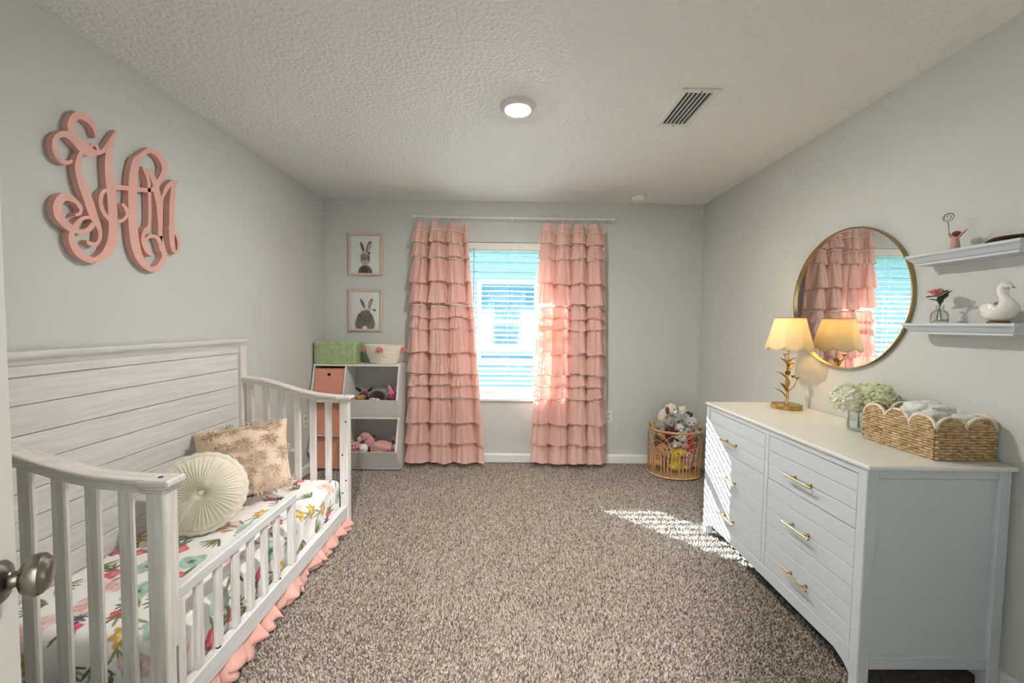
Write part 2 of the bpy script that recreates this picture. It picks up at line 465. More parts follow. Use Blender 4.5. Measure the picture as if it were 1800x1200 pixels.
# ================================================================== CRIB
m_crib = mat('whitewashed_wood', '#e1e2e1', .55, c2='#cfd0cd', vscale=5, stretch=(14, .9, 14), bump=.25, bscale=14, detail=6)
m_cribv = mat('whitewashed_wood_upright', '#ebe8e3', .55, c2='#d6d1c9', vscale=5, stretch=(14, 14, .9), bump=.25, bscale=14, detail=6)
m_cribx = mat('whitewashed_wood_cross', '#ebe8e3', .55, c2='#d6d1c9', vscale=5, stretch=(.9, 14, 14), bump=.25, bscale=14, detail=6)
CXF, CXB, CY0, CY1 = -1.04, -1.775, 1.217, 2.69
crib = thing('toddler_crib', 'whitewashed wooden convertible crib with plank headboard and low guard rail', 'crib', (-1.41, 1.95, 0))
PW = .056
# headboard planks, each with a bevelled joint
zb = [1.163, 1.060, .950, .845, .742, .640, .537, .434, .331, .228]
for i in range(len(zb)-1):
    MB().bx(CXB+.004, CXB+.026, CY0+.05, CY1-.05, zb[i+1]+.0012, zb[i]-.0012, .0035).build('headboard_plank', m_crib, crib, smooth=False)
MB().bx(CXB, CXB+.012, CY0+.05, CY1-.05, .22, 1.2).build('headboard_backing', m_crib, crib)
MB().bx(CXB+.002, CXB+.032, CY0+.045, CY1-.045, 1.163, 1.212, .004).build('headboard_top_rail', m_crib, crib)
prof = [(-.002, 1.206), (.036, 1.206), (.040, 1.218), (.046, 1.226), (.054, 1.232), (.057, 1.240), (.057, 1.250), (.052, 1.256), (-.002, 1.256)]
vs = []; n_ = len(prof)
for y in (CY0-.01, CY1+.005): vs += [(CXB+d, y, z) for d, z in prof]
MB().add(vs, [(i, (i+1) % n_, n_+(i+1) % n_, n_+i) for i in range(n_)] + [tuple(range(n_)), tuple(range(n_, 2*n_))]).build('crown_moulding', m_crib, crib)
for y in (CY0, CY1-PW):
    MB().bx(CXB, CXB+.05, y, y+PW, 0, 1.207, .004).build('back_post', m_cribv, crib)
# end panels: curved top rail, six slats, bottom rail, front post with cap
def rail_z(x):
    pts = [(-1.80, 1.013), (-1.72, 1.010), (-1.62, 1.000), (-1.55, .985), (-1.46, .957), (-1.352, .924), (-1.25, .903), (-1.15, .893), (-1.08, .890), (-.9, .889)]
    for (a, za), (b_, zb_) in zip(pts, pts[1:]):
        if a <= x <= b_: return za+(zb_-za)*(x-a)/(b_-a)
    return pts[-1][1]
for y0, near in ((CY0, True), (CY1-PW, False)):
    xs = np.linspace(CXB+.045, CXF-PW+.006, 26)
    b = MB(); sec = [(-.004, -.012), (-.004, -.003), (0, 0), (PW, 0), (PW+.004, -.003), (PW+.004, -.012), (PW-.006, -.020), (PW-.010, -.045), (.010, -.045), (.006, -.020)]
    b.grid(lambda u, v: (xs[min(25, int(round(v*25)))], y0+sec[int(round(u*10)) % 10][0], rail_z(xs[min(25, int(round(v*25)))])+sec[int(round(u*10)) % 10][1]), 10, 26, cu=True)
    b.f.append(tuple(range(10))); b.f.append(tuple(range(250, 260)))
    b.build('end_top_rail', m_cribx, crib)
    for xa, xb in ((-1.71, -1.665), (-1.607, -1.562), (-1.505, -1.460), (-1.403, -1.358), (-1.302, -1.257), (-1.200, -1.155)):
        zt_ = rail_z((xa+xb)/2)-.03
        MB().bx(xa, xb, y0+.019, y0+.037, .15, zt_, .005).build('slat', m_cribv, crib)
    MB().bx(CXB+.045, CXF-PW+.005, y0+.01, y0+.046, .09, .165, .004).build('end_bottom_rail', m_cribx, crib)
    MB().bx(CXF-PW, CXF, y0, y0+PW, 0, .862, .004).build('front_post', m_cribv, crib)
    cap = MB()
    for (ov, z0, z1) in ((.004, .846, .858), (.010, .858, .868), (.020, .868, .889)):
        cap.bx(CXF-PW-.012-ov*.4, CXF+ov, y0-ov*.5, y0+PW+ov*.5, z0, z1, .004)
    cp = cap.build('post_cap', m_cribx, crib)
    MB().lathe([(0, .0012), (.007, .0012), (.007, 0)], 14, at(CXF-.03, y0+PW/2, .889)).build('bolt_hole', m_darkhole, cp)
    sgn = y0 if near is False else y0+PW
    for z in (.72, .50, .33, .245):
        MB().lathe([(0, .001), (.0055, .001), (.0055, 0)], 12, at(CXF-.014 if z in (.72, .33) else CXF-.036, y0, z, rot(PI/2, 0, 0))).build('bolt_hole', m_darkhole, crib) if not near else None
# inner slot on the near front post
MB().bx(CXF-.0005, CXF+.001, CY0+.034, CY0+.042, .18, .34).build('slot', mat('grey_slot', '#8f8b83', .7), crib)
# long front bottom rail and the low guard rail
FX0, FX1 = CXF-.042, CXF-.006
fr = MB().bx(FX0, FX1, CY0+PW, CY1-PW, .082, .165, .004).build('front_bottom_rail', m_crib, crib)
for y in (1.46, 1.86):
    MB().lathe([(0, .001), (.009, .001), (.009, 0)], 14, at((FX0+FX1)/2+.006, y, .165)).build('bolt_hole', m_darkhole, fr)
gr = MB().bx(FX0, FX1, CY0+PW, 2.0, .475, .516, .004).build('guard_rail', m_crib, crib)
MB().bx(FX0+.002, FX1-.002, 1.965, 2.0, .165, .476, .004).build('guard_upright', m_cribv, gr)
MB().bx(FX0+.002, FX1-.002, CY0+PW, CY0+PW+.03, .165, .476, .004).build('guard_upright', m_cribv, gr)
for y in (1.375, 1.470, 1.565, 1.660, 1.755, 1.850, 1.915)[:6]:
    MB().bx(FX0+.008, FX1-.008, y-.016, y+.016, .165, .476, .004).build('guard_slat', m_cribv, gr)
MB().bx(CXB+.03, FX0, CY0+.06, CY1-.06, .10, .125).build('mattress_support', m_crib, crib, smooth=False)

# ------------------------------------------------------------------ mattress in a floral sheet
def floral(nu, nv, s0, s1, t0, t1):
    """watercolour flowers on white, painted on an (nu x nv) lattice; s across, t along the bed"""
    S = np.linspace(s0, s1, nu)[None, :].repeat(nv, 0); Tt = np.linspace(t0, t1, nv)[:, None].repeat(nu, 1)
    C = np.empty((nv, nu, 3)); C[:] = lin('#f7f5f2')[:3]
    R = np.random.default_rng(11)
    def blob(cx, cy, rx, ry, a, colr, petals=0, amp=.18, alpha=.95):
        x = S-cx; y = Tt-cy
        m = (np.abs(x) < 2.2*max(rx, ry)) & (np.abs(y) < 2.2*max(rx, ry))
        if not m.any(): return
        xx = (x[m]*math.cos(a)+y[m]*math.sin(a))/rx; yy = (-x[m]*math.sin(a)+y[m]*math.cos(a))/ry
        rr = np.hypot(xx, yy); th = np.arctan2(yy, xx)
        edge = 1+amp*np.sin(max(petals, 3)*th+R.uniform(0, 6))
        w = np.clip((edge-rr)*9, 0, 1)*alpha
        shade = 1+.14*np.sin(7*xx+3*yy+R.uniform(0, 6))
        cc = C[m]; C[m] = cc*(1-w[:, None]) + np.clip(np.array(lin(colr)[:3])*shade[:, None], 0, 1)*w[:, None]
    def leaf(cx, cy, L, a, colr, k=.22): blob(cx+math.cos(a)*L*.5, cy+math.sin(a)*L*.5, L*.55, L*k*.55, a, colr, 0, 0)
    placed = []
    for _ in range(900):
        cx, cy = R.uniform(s0, s1), R.uniform(t0, t1)
        if any((cx-x)**2+(cy-y)**2 < .098**2 for x, y in placed): continue
        placed.append((cx, cy)); k = len(placed) % 6; a = R.uniform(0, 2*PI)
        if k == 0:
            blob(cx, cy, .060, .050, a, '#a9c9b8', 5, .12); blob(cx, cy, .014, .012, a, '#3d5f58', 6, .4)
            for q in range(3): leaf(cx+.055*math.cos(a+q*.5), cy+.055*math.sin(a+q*.5), .055, a+q*.5, '#7f8350')
        elif k == 1:
            blob(cx, cy, .040, .030, a, '#d4566e', 4, .12); blob(cx+.006, cy, .02, .012, a, '#e98b98', 3, .2)
            for q in range(4): leaf(cx-.03*math.cos(a), cy-.03*math.sin(a), .06, a+PI+(q-1.5)*.5, '#63703c')
        elif k == 2:
            blob(cx, cy, .044, .036, a, '#c9a53c', 7, .2); blob(cx, cy, .018, .012, a, '#f0dfa0', 5, .4)
            for q in range(3): leaf(cx, cy-.035, .07, -PI/2+(q-1)*.6, '#8b9457', .14)
        elif k == 3:
            blob(cx, cy, .062, .052, a, '#e9cfc8', 5, .12); blob(cx, cy, .032, .026, a, '#dfb6b2', 5, .2)
        elif k == 4:
            for q in range(6): leaf(cx, cy, .075, a+(q-2.5)*.33, ('#5d6b3a', '#97a06a', '#41562f')[q % 3], .16)
        else:
            blob(cx, cy, .034, .030, a, '#cf4e66', 5, .15); blob(cx+.05*math.cos(a), cy+.05*math.sin(a), .026, .024, a, '#223a52', 8, .45)
            for q in range(3): leaf(cx, cy, .07, a+2+q*.6, '#6f7b48', .15)
    return C.reshape(-1, 3)
MX0, MX1, MY0, MY1, MZ0, MZ1 = -1.74, -1.092, 1.285, 2.628, .13, .345
def fold(q, L, h, r):
    """unfolded distance q (0 at the edge, negative down the side) -> (inset, drop)"""
    if q >= r: return q, 0.
    arc = r*PI/2
    if q >= r-arc:
        a = (r-q)/r; return r-r*math.sin(a), r-r*math.cos(a)
    return 0., r+(r-arc-q)
def mattress():
    H_, r = MZ1-MZ0, .045
    dn = H_-r+r*PI/2-r                      # how far the sheet runs past the corner
    W, L = MX1-MX0, MY1-MY0
    s0, s1 = -.0, W+dn; t0, t1 = -dn, L+dn
    nu = int((s1-s0)/.0042); nv = int((t1-t0)/.0045)
    ss = np.linspace(s0, s1, nu); tt = np.linspace(t0, t1, nv)
    fs = [fold(W-s, W, H_, r) for s in ss]
    ft = [fold(t, L, H_, r) if t < L/2 else fold(L-t, L, H_, r) for t in tt]
    X = np.array([MX1-f[0] for f in fs]); dX = np.array([f[1] for f in fs])
    Yv = np.array([MY0+f[0] if t < L/2 else MY1-f[0] for f, t in zip(ft, tt)]); dY = np.array([f[1] for f in ft])
    gx, gy = np.meshgrid(X, Yv); gd = np.maximum(*np.meshgrid(dX, dY))
    sg, tg = np.meshgrid(ss, tt)
    z = MZ1-gd + .004*np.sin(sg*9+tg*5)*np.cos(tg*7) + .008*np.sin(PI*np.clip(sg/W, 0, 1))*np.sin(PI*np.clip(tg/L, 0, 1))
    gx = gx + (gd > .03)*.004*np.sin(tg*31+sg*9)
    V = np.stack([gx, gy, z], -1).reshape(-1, 3)
    i = np.arange(nv-1)[:, None]*nu + np.arange(nu-1)[None, :]
    F = np.stack([i, i+1, i+1+nu, i+nu], -1).reshape(-1, 4)
    b = MB(); b.v = [tuple(q) for q in V]; b.f = [tuple(int(k) for k in q) for q in F]
    t = thing('crib_mattress', 'crib mattress in a white fitted sheet printed with pink, mustard and teal flowers', 'mattress', (-1.41, 1.95, MZ0))
    o = b.build('fitted_sheet', mat('floral_cotton', '#f3efea', .8, attr='print', sheen=.1), t, recalc=False)
    colour_attr(o, floral(nu, nv, s0, s1, t0, t1))
    MB().bx(MX0+.004, MX1-.012, MY0+.012, MY1-.012, MZ0, MZ1-.06, .02).build('mattress_core', mat('mattress_ticking', '#e9e4dc', .8), t)
mattress()

# ------------------------------------------------------------------ peach ruffled crib skirt
m_skirt = mat('peach_satin', '#f0b8a8', .45, var=.08, vscale=9, sheen=.3, translucent=.12)
sk_ = thing('crib_skirt', 'peach satin ruffled skirt hanging below the crib', 'crib skirt', (-1.04, 1.95, 0))
def skirt_fn(layer):
    ph = [random.uniform(0, 6) for _ in range(5)]
    def f(u, v):
        y = CY0+.06+u*(CY1-CY0-.085); z = .128-v*(.128-.004-.028*layer) + .009*v*math.sin(u*37+ph[0])
        w = math.sin(u*2*PI*8+ph[1]+2.4*math.sin(u*11+ph[2])) + .5*math.sin(u*2*PI*19+ph[3]+1.5*math.sin(u*17))
        return (CXF-.05+.002*layer+(.045+.012*layer)*v**.8+.022*v*w, y+.012*v*math.cos(u*2*PI*13+ph[4]), max(.001, z))
    return f
for ly, nm in ((0, 'under_ruffle'), (1, 'top_ruffle')):
    MB().grid(skirt_fn(ly), 330, 9).build(nm, m_skirt, sk_, angle=180, solid=.0015)

# ------------------------------------------------------------------ pillows
def pleated_pillow():
    R_, N = .176, 26
    c = (-1.475, 1.945, .538)
    n_ = Vector((.50, -.80, .33)).normalized()
    Rm = n_.to_track_quat('Z', 'Y').to_matrix().to_4x4()
    t = thing('round_pillow', 'round cream pleated velvet pillow with a centre button', 'pillow', (c[0], c[1], .35))
    Mx = at(*c, Rm)
    def surf(side):
        def f(u, v):
            a = u*2*PI; r = R_*v
            th = .068*(1-v**3.2)**.5 if v < 1 else 0
            dip = .028*math.exp(-(v/.11)**2)
            pl = math.sin(N*a+2.2*v+1.1*math.sin(3*a))
            amp = .011*math.sin(PI*min(1, v*1.05))**.6
            z = th-dip+amp*abs(pl)-amp*.5
            rr = r*(1+.012*pl*v)
            return (rr*math.cos(a), rr*math.sin(a), side*max(z, -.02) if v < .999 else side*.006)
        return f
    m = mat('cream_velvet', '#ebe5d3', .7, var=.06, vscale=12, sheen=.5)
    for sd_ in (1, -1):
        MB().grid(surf(sd_), N*8, 26, cu=True, M=Mx).build('pleated_face', m, t, angle=180)
    MB().tube([(R_*.985*math.cos(a), R_*.985*math.sin(a), .0) for a in np.linspace(0, 2*PI, 90)[:-1]], [.019+.003*math.sin(i*1.9) for i in range(89)], 10, closed=True, M=Mx).build('gathered_edge', m, t, angle=180)
    MB().lathe([(.0, .058), (.010, .057), (.0155, .052), (.0160, .036)], 20, Mx).build('button', m, t)
pleated_pillow()
def tufted_pillow():
    t = thing('tufted_pillow', 'square peach pillow with shaggy yarn tufts leaning on the headboard', 'pillow', (-1.5, 2.3, .35))
    Mx = at(-1.488, 2.285, .580, rot(0, 0, math.radians(22)) @ rot(math.radians(-17), 0, 0) @ rot(0, math.radians(-6), 0))
    W = .46; Hh = .40
    def prof(x, z):
        a = 1-abs(x)**2.6; b_ = 1-abs(z)**2.6
        return .075*max(a, 0)**.55*max(b_, 0)**.55+.004
    def face(sg):
        def f(u, v):
            x, z = u*2-1, v*2-1
            pinch = 1-.06*(1-abs(z)**2)*abs(x)**4; pz = 1-.06*(1-abs(x)**2)*abs(z)**4
            return (x*W/2*pinch, sg*prof(x, z)+.004*math.sin(9*x+4*z), z*Hh/2*pz)
        return f
    m = mat('peach_cotton', '#ecd3b9', .85, var=.1, vscale=30, sheen=.2, bump=.2, bscale=300)
    b = MB(); b.grid(face(-1), 34, 34, M=Mx); b.grid(face(1), 34, 34, M=Mx); b.build('pillow_cover', m, t, angle=80)
    my = mat('tuft_yarn', '#fff0da', .9, var=.06, vscale=60, sheen=.3, translucent=.3)
    spots = [(-.66, .80), (-.24, .88), (.22, .90), (.70, .86), (-.42, .42), (.08, .44), (.60, .46), (-.75, .05), (-.15, .02), (.34, .04), (.86, .08), (-.5, -.38), (.10, -.36), (.62, -.42), (-.8, -.8), (-.3, -.82), (.28, -.8), (.84, -.84)]
    for sx, sz in spots:
        b = MB(); cx, cz = sx*W/2, sz*Hh/2; cyy = -prof(sx, sz)
        for k in range(80):
            a = random.uniform(0, 2*PI); r0 = .033*math.sqrt(random.random()); L = random.uniform(.012, .024)
            x0, z0 = cx+r0*math.cos(a)*1.15, cz+r0*math.sin(a)*.8
            dx, dz = math.cos(a)*r0*.75+random.uniform(-.006, .006), math.sin(a)*r0*.6+random.uniform(-.006, .004)
            b.tube([(x0, cyy+.002, z0), (x0+dx*.4, cyy-L*.6, z0+dz*.4), (x0+dx, cyy-L, z0+dz-.003)], [.0022, .0024, .0014], 4, M=Mx)
        b.build('yarn_tuft', my, t, angle=180)
tufted_pillow()

# ================================================================== WALL SIGN (cut-out script monogram)
MONO = {'s':[[(1784,2146,1776,2143),(1789,2182,1772,2170),(1770,2213,1753,2191),(1740,2227,1727,2196),(1702,2216,1713,2190),(1674,2171,1699,2170),(1670,2132,1693,2146),(1682,2106,1701,2127),(1710,2088,1727,2114),(1737,2074,1756,2106),(1768,2069,1775,2095),(1807,2091,1799,2104),(1841,2133,1823,2139),(1868,2187,1850,2188),(1877,2222,1870,2221)],[(1680,2018,1685,2009),(1666,2006,1666,1990),(1646,2006,1635,1988),(1631,2023,1616,2010),(1626,2050,1610,2043),(1633,2076,1619,2081),(1651,2091,1648,2114),(1668,2094,1682,2124),(1691,2079,1712,2109),(1713,2061,1732,2090),(1745,2057,1755,2080),(1772,2068,1775,2078)],[(1754,2091,1748,2098),(1768,2106,1768,2118),(1781,2103,1790,2115),(1780,2092,1792,2098)],[(1717,2075,1729,2076),(1704,2048,1723,2049),(1693,2012,1718,2019),(1691,1976,1718,1990),(1701,1924,1731,1945),(1720,1870,1754,1892),(1735,1822,1769,1844),(1751,1789,1780,1808),(1772,1761,1791,1771),(1776,1730,1792,1731),(1764,1703,1773,1690),(1742,1702,1738,1685),(1729,1704,1724,1695)],[(1686,1793,1684,1802),(1708,1804,1698,1810),(1715,1835,1701,1826),(1695,1861,1683,1844),(1665,1876,1658,1846),(1627,1860,1646,1838),(1606,1815,1637,1818),(1610,1770,1638,1790),(1636,1740,1655,1765),(1671,1724,1682,1749),(1706,1726,1706,1743),(1740,1740,1729,1756),(1766,1774,1748,1785)],[(1756,1810,1754,1796),(1732,1806,1732,1792),(1707,1794,1715,1782),(1682,1767,1695,1759),(1661,1727,1681,1726),(1657,1684,1682,1696),(1675,1643,1699,1666),(1710,1616,1725,1643),(1750,1611,1758,1635)]],
'h':[[(1854,2187,1864,2188),(1836,2153,1861,2158),(1821,2107,1854,2117),(1814,2041,1850,2055),(1816,1979,1854,1996),(1819,1936,1861,1953),(1822,1866,1864,1880),(1823,1791,1865,1801),(1817,1731,1859,1732),(1799,1685,1836,1671),(1781,1658,1801,1634),(1750,1632,1758,1614)],[(1835,1818,1823,1806),(1811,1844,1796,1831),(1800,1878,1782,1870),(1806,1915,1789,1917),(1824,1938,1812,1946)],[(1885,1897,1895,1906),(1901,1876,1917,1886),(1902,1854,1918,1852),(1879,1828,1885,1815),(1858,1827,1852,1810),(1841,1832,1833,1816)],[(1843,1950,1845,1972),(1912,1969,1915,1991),(1965,1980,1968,2001),(2032,1999,2030,2018),(2071,2024,2055,2036),(2102,2064,2074,2070),(2135,2118,2101,2116),(2143,2168,2107,2150),(2121,2202,2093,2177),(2084,2220,2067,2192),(2035,2213,2039,2190),(1991,2172,2007,2158),(1963,2141,1979,2129)],[(1979,2157,1994,2147),(1952,2132,1985,2131),(1936,2086,1978,2094),(1926,2034,1970,2045),(1920,1971,1965,1984),(1917,1899,1962,1912),(1916,1822,1961,1836),(1922,1746,1967,1761),(1937,1685,1978,1704),(1960,1649,1992,1671),(1990,1623,2009,1646),(2034,1612,2036,1637),(2083,1633,2063,1651),(2116,1676,2087,1683),(2125,1713,2093,1706),(2112,1756,2082,1745),(2100,1802,2073,1792)]],
'm':[[(1993,2103,1999,2109),(2006,2084,2024,2097),(2019,2052,2037,2062),(2022,2003,2040,2009),(2023,1929,2041,1935),(2021,1866,2039,1870),(2014,1829,2033,1827),(1998,1816,2015,1810),(1980,1775,2000,1778),(1984,1735,2005,1744),(2003,1701,2022,1715),(2033,1685,2041,1693)],[(2003,2098,2010,2108),(2031,2082,2052,2102),(2048,2046,2079,2065),(2057,1994,2095,2013),(2068,1951,2108,1968),(2071,1912,2106,1922),(2076,1846,2104,1853),(2074,1794,2099,1800),(2080,1721,2095,1725)],[(2003,1749,1994,1753),(2015,1766,2005,1774),(2034,1778,2031,1794),(2057,1779,2069,1797),(2071,1762,2093,1773),(2082,1721,2096,1725)],[(2103,1965,2090,1964),(2123,2012,2104,2013),(2151,2058,2130,2065),(2181,2084,2169,2104),(2209,2103,2208,2113)],[(2164,2088,2193,2096),(2153,2029,2187,2037),(2146,1959,2180,1968),(2143,1897,2177,1905),(2140,1845,2174,1853),(2141,1787,2173,1796),(2152,1740,2178,1752),(2175,1723,2190,1735)],[(2162,1730,2174,1744),(2187,1725,2178,1736),(2206,1758,2190,1757),(2206,1803,2189,1797),(2190,1838,2174,1827),(2167,1857,2154,1842),(2139,1860,2133,1848)]]}
m_pink = mat('pink_painted_wood', '#e6b3a8', .55, var=.05, vscale=8)
mono = thing('monogram_sign', 'pink wooden cut-out monogram of three interlaced script letters on the left wall', 'wall sign', (XL+.005, 1.9, 1.61))
for li, k in enumerate('shm'):
    b = MB()
    for si, st in enumerate(MONO[k]):
        E_ = cr([[c/1000 for c in q] for q in st], 7); n = len(E_)
        xf = -1.765 + .0003*si + .0009*li; xb = XL+.004
        vs = [(xf, q[0], q[1]) for q in E_]+[(xf, q[2], q[3]) for q in E_]+[(xb, q[0], q[1]) for q in E_]+[(xb, q[2], q[3]) for q in E_]
        fs = []
        for i in range(n-1):
            fs += [(i, i+1, n+i+1, n+i), (2*n+i, 3*n+i, 3*n+i+1, 2*n+i+1), (i, 2*n+i, 2*n+i+1, i+1), (n+i, n+i+1, 3*n+i+1, 3*n+i)]
        fs += [(0, n, 3*n, 2*n), (n-1, 3*n-1, 4*n-1, 2*n-1)]
        b.add(vs, fs)
    b.build('script_letter', m_pink, mono, angle=30)

# ------------------------------------------------------------------ framed rabbit prints
def rabbit_print(nx, nz, back):
    X, Z = np.meshgrid(np.linspace(0, 1, nx), np.linspace(0, 1, nz))
    C = np.empty((nz, nx, 3)); C[:] = lin('#e4e8e4')[:3]
    R = np.random.default_rng(3+back)
    fur = .62+.55*R.random((nz, nx))*(.5+.5*np.sin(37*X+11*Z+9*np.sin(23*Z)))
    def e(cx, cz, rx, rz, a, colr, soft=7, f=True):
        x, z = X-cx, (Z-cz)*1.30
        xx = (x*math.cos(a)+z*math.sin(a))/rx; zz = (-x*math.sin(a)+z*math.cos(a))/(rz*1.30)
        w = np.clip((1-np.hypot(xx, zz))*soft, 0, 1)[..., None]
        c = np.array(lin(colr)[:3])*(fur[..., None] if f else 1)
        C[:] = C*(1-w)+np.clip(c, 0, 1)*w
    if not back:
        e(.49, .02, .26, .21, 0, '#7b6a58'); e(.46, .10, .15, .10, 0, '#4f463c')
        e(.40, .68, .055, .16, .32, '#8d7a66'); e(.61, .70, .075, .17, -.30, '#8d7a66'); e(.62, .69, .045, .12, -.30, '#cbbcab', 6, False)
        e(.49, .40, .175, .20, 0, '#a8937b'); e(.49, .28, .12, .07, 0, '#d9cfc2'); e(.43, .40, .022, .02, 0, '#2a221d', 5, False); e(.60, .41, .022, .02, 0, '#2a221d', 5, False)
        e(.48, .30, .03, .015, 0, '#8a6a5e', 5, False)
        for q, cc in ((.36, '#d7c3b4'), (.46, '#e9d2c4'), (.55, '#d8b3a4'), (.63, '#5d5a44')): e(q, .53+.02*math.sin(q*30), .05, .035, 0, cc, 5, False)
    else:
        e(.48, .14, .36, .30, 0, '#8f887a'); e(.48, .30, .30, .18, 0, '#7f796d'); e(.50, .46, .17, .10, 0, '#8f8676')
        e(.40, .68, .055, .15, .42, '#85796a'); e(.66, .68, .06, .15, -.32, '#85796a'); e(.66, .67, .035, .10, -.32, '#b9aa98', 6, False)
        for q, cc in ((.40, '#e6e0d4'), (.50, '#e9d2c4'), (.60, '#d2a596'), (.70, '#d9bdae'), (.80, '#5d5a44')): e(q, .52+.015*math.sin(q*30), .055, .035, 0, cc, 5, False)
        e(.47, .03, .085, .06, 0, '#eceae4', 6, False)
    return C.reshape(-1, 3)
m_rose = mat('rose_washed_wood', '#d5bfb1', .55, var=.08, vscale=10, stretch=(8, 8, 1))
for i, (zc, lab) in enumerate(((2.028, 'upper framed print of a rabbit facing forward with a flower crown'), (1.488, 'lower framed print of a rabbit seen from behind with a flower crown'))):
    x0, x1, z0, z1 = -1.547, -1.220, zc-.203, zc+.203
    t = thing('framed_rabbit_print', lab, 'picture', ((x0+x1)/2, YB, z0), 'framed rabbit prints')
    for q in ((x0, x0+.022, z0, z1), (x1-.022, x1, z0, z1), (x0+.022, x1-.022, z0, z0+.022), (x0+.022, x1-.022, z1-.022, z1)):
        MB().bx(q[0], q[1], YB-.026, YB-.002, q[2], q[3], .003).build('frame_side', m_rose, t)
    b = MB(); nx, nz = 84, 108
    b.grid(lambda u, v: (x0+.02+u*(x1-x0-.04), YB-.012, z0+.02+v*(z1-z0-.04)), nx, nz)
    o = b.build('print', mat('art_paper', '#e4e8e4', .6, attr='print'), t, recalc=False); colour_attr(o, rabbit_print(nx, nz, i))
    MB().bx(x0+.01, x1-.01, YB-.010, YB-.003, z0+.01, z1-.01).build('backing_board', m_rose, t)
    MB().bx(x0+.021, x1-.021, YB-.0165, YB-.0150, z0+.021, z1-.021).build('glazing', glass('picture_glass', '#ffffff', .03), t)

# ================================================================== TOY STORAGE UNIT
SX0, SX1, SYB = XL+.016, -.986, YB-.016
unit = thing('toy_storage_unit', 'white storage unit with slanted toy bins and peach fabric boxes by the back wall', 'storage unit', ((SX0+SX1)/2, 3.82, 0))
# side-on profile of the upright panels: each tier leans forward to the lip of its bin
PR = [(SYB, .0), (3.728, .0), (3.598, .205), (3.605, .215), (3.700, .487), (3.705, .497), (3.634, .672), (3.640, .682), (3.722, .968), (SYB, .968)]
def upright(x0, x1, nm):
    n = len(PR); vs = [(x0, y, z) for y, z in PR]+[(x1, y, z) for y, z in PR]
    MB().add(vs, [tuple(range(n)), tuple(range(n, 2*n))]+[(i, (i+1) % n, n+(i+1) % n, n+i) for i in range(n)]).build(nm, m_shelfwhite, unit, smooth=False)
upright(SX0, SX0+.016, 'side_panel'); upright(SX1-.016, SX1, 'side_panel')
XD = -1.482
upright(XD-.008, XD+.008, 'divider_panel')
MB().bx(SX0, SX1, 3.718, SYB, .966, .984, .002).build('top_panel', m_shelfwhite, unit)
MB().bx(SX0+.01, SX1-.01, SYB-.006, SYB, .02, .966).build('back_panel', mat('grey_back_panel', '#b9b7b2', .6), unit)
for (x0, x1) in ((SX0+.016, XD-.008), (XD+.008, SX1-.016)):
    MB().bx(x0, x1, 3.732, SYB, .0, .016).build('bottom_panel', m_shelfwhite, unit)
for z in (.328, .648):
    MB().bx(SX0+.016, XD-.008, 3.69 if z < .5 else 3.66, SYB, z-.008, z+.008).build('shelf', m_shelfwhite, unit)
MB().bx(XD+.008, SX1-.016, 3.704, SYB, .482, .498).build('shelf', m_shelfwhite, unit)
for (ya, za, yb_, zb_) in ((3.640, .668, 3.704, .498), (3.604, .201, 3.726, .012)):
    x0, x1 = XD+.008, SX1-.016
    vs = [(x, y, z) for x in (x0, x1) for y, z in ((ya, za), (ya+.014, za), (yb_+.014, zb_), (yb_, zb_))]
    MB().add(vs, [(0, 1, 2, 3), (7, 6, 5, 4), (0, 4, 5, 1), (1, 5, 6, 2), (2, 6, 7, 3), (3, 7, 4, 0)]).build('bin_front', m_shelfwhite, unit, smooth=False)
MB().lathe([(0, .004), (.004, .004), (.004, 0)], 10, at(XD+.008, 3.76, .93, rot(0, PI/2, 0))).build('cam_lock', m_darkhole, unit)
# three fabric boxes
m_peachf = mat('peach_canvas', '#e6a28c', .85, var=.06, vscale=40, bump=.2, bscale=400)
for (z0, z1, yf, lab) in ((.658, .945, 3.668, 'topmost peach fabric box in the white storage unit'), (.338, .632, 3.690, 'middle peach fabric box in the white storage unit'), (.018, .312, 3.700, 'lowest peach fabric box in the white storage unit')):
    t = thing('fabric_box', lab, 'storage box', ((SX0+XD)/2, 3.8, z0), 'peach fabric boxes')
    x0, x1 = SX0+.024, XD-.016; yb_ = SYB-.02
    yt = yf+.04
    def wall_(p):
        MB().add(p, [(0, 1, 2, 3)]).build('box_side', m_peachf, t, smooth=False, solid=.005)
    MB().add([(x0, yf, z0), (x1, yf, z0), (x1, yt, z1), (x0, yt, z1)], [(0, 1, 2, 3)]).build('box_front', m_peachf, t, smooth=False, solid=.006)
    wall_([(x0, yf, z0), (x0, yb_, z0), (x0, yb_, z1), (x0, yt, z1)]); wall_([(x1, yf, z0), (x1, yt, z1), (x1, yb_, z1), (x1, yb_, z0)]); wall_([(x0, yb_, z0), (x1, yb_, z0), (x1, yb_, z1), (x0, yb_, z1)])
    MB().bx(x0, x1, yf+.002, yb_, z0, z0+.006).build('box_bottom', m_peachf, t)
    sl_ = (yt-yf)/(z1-z0); zg = z1-.055
    MB().lathe([(.007, 0), (.007, .004), (.0145, .004), (.0145, .0)], 20, at((x0+x1)/2, yf+sl_*(zg-z0)-.002, zg, rot(PI/2-math.atan(sl_), 0, 0))).build('grommet', m_black, t)
    MB().lathe([(0, .002), (.008, .002)], 16, at((x0+x1)/2, yf+sl_*(zg-z0)-.002, zg, rot(PI/2-math.atan(sl_), 0, 0))).build('grommet_hole', m_black, t)

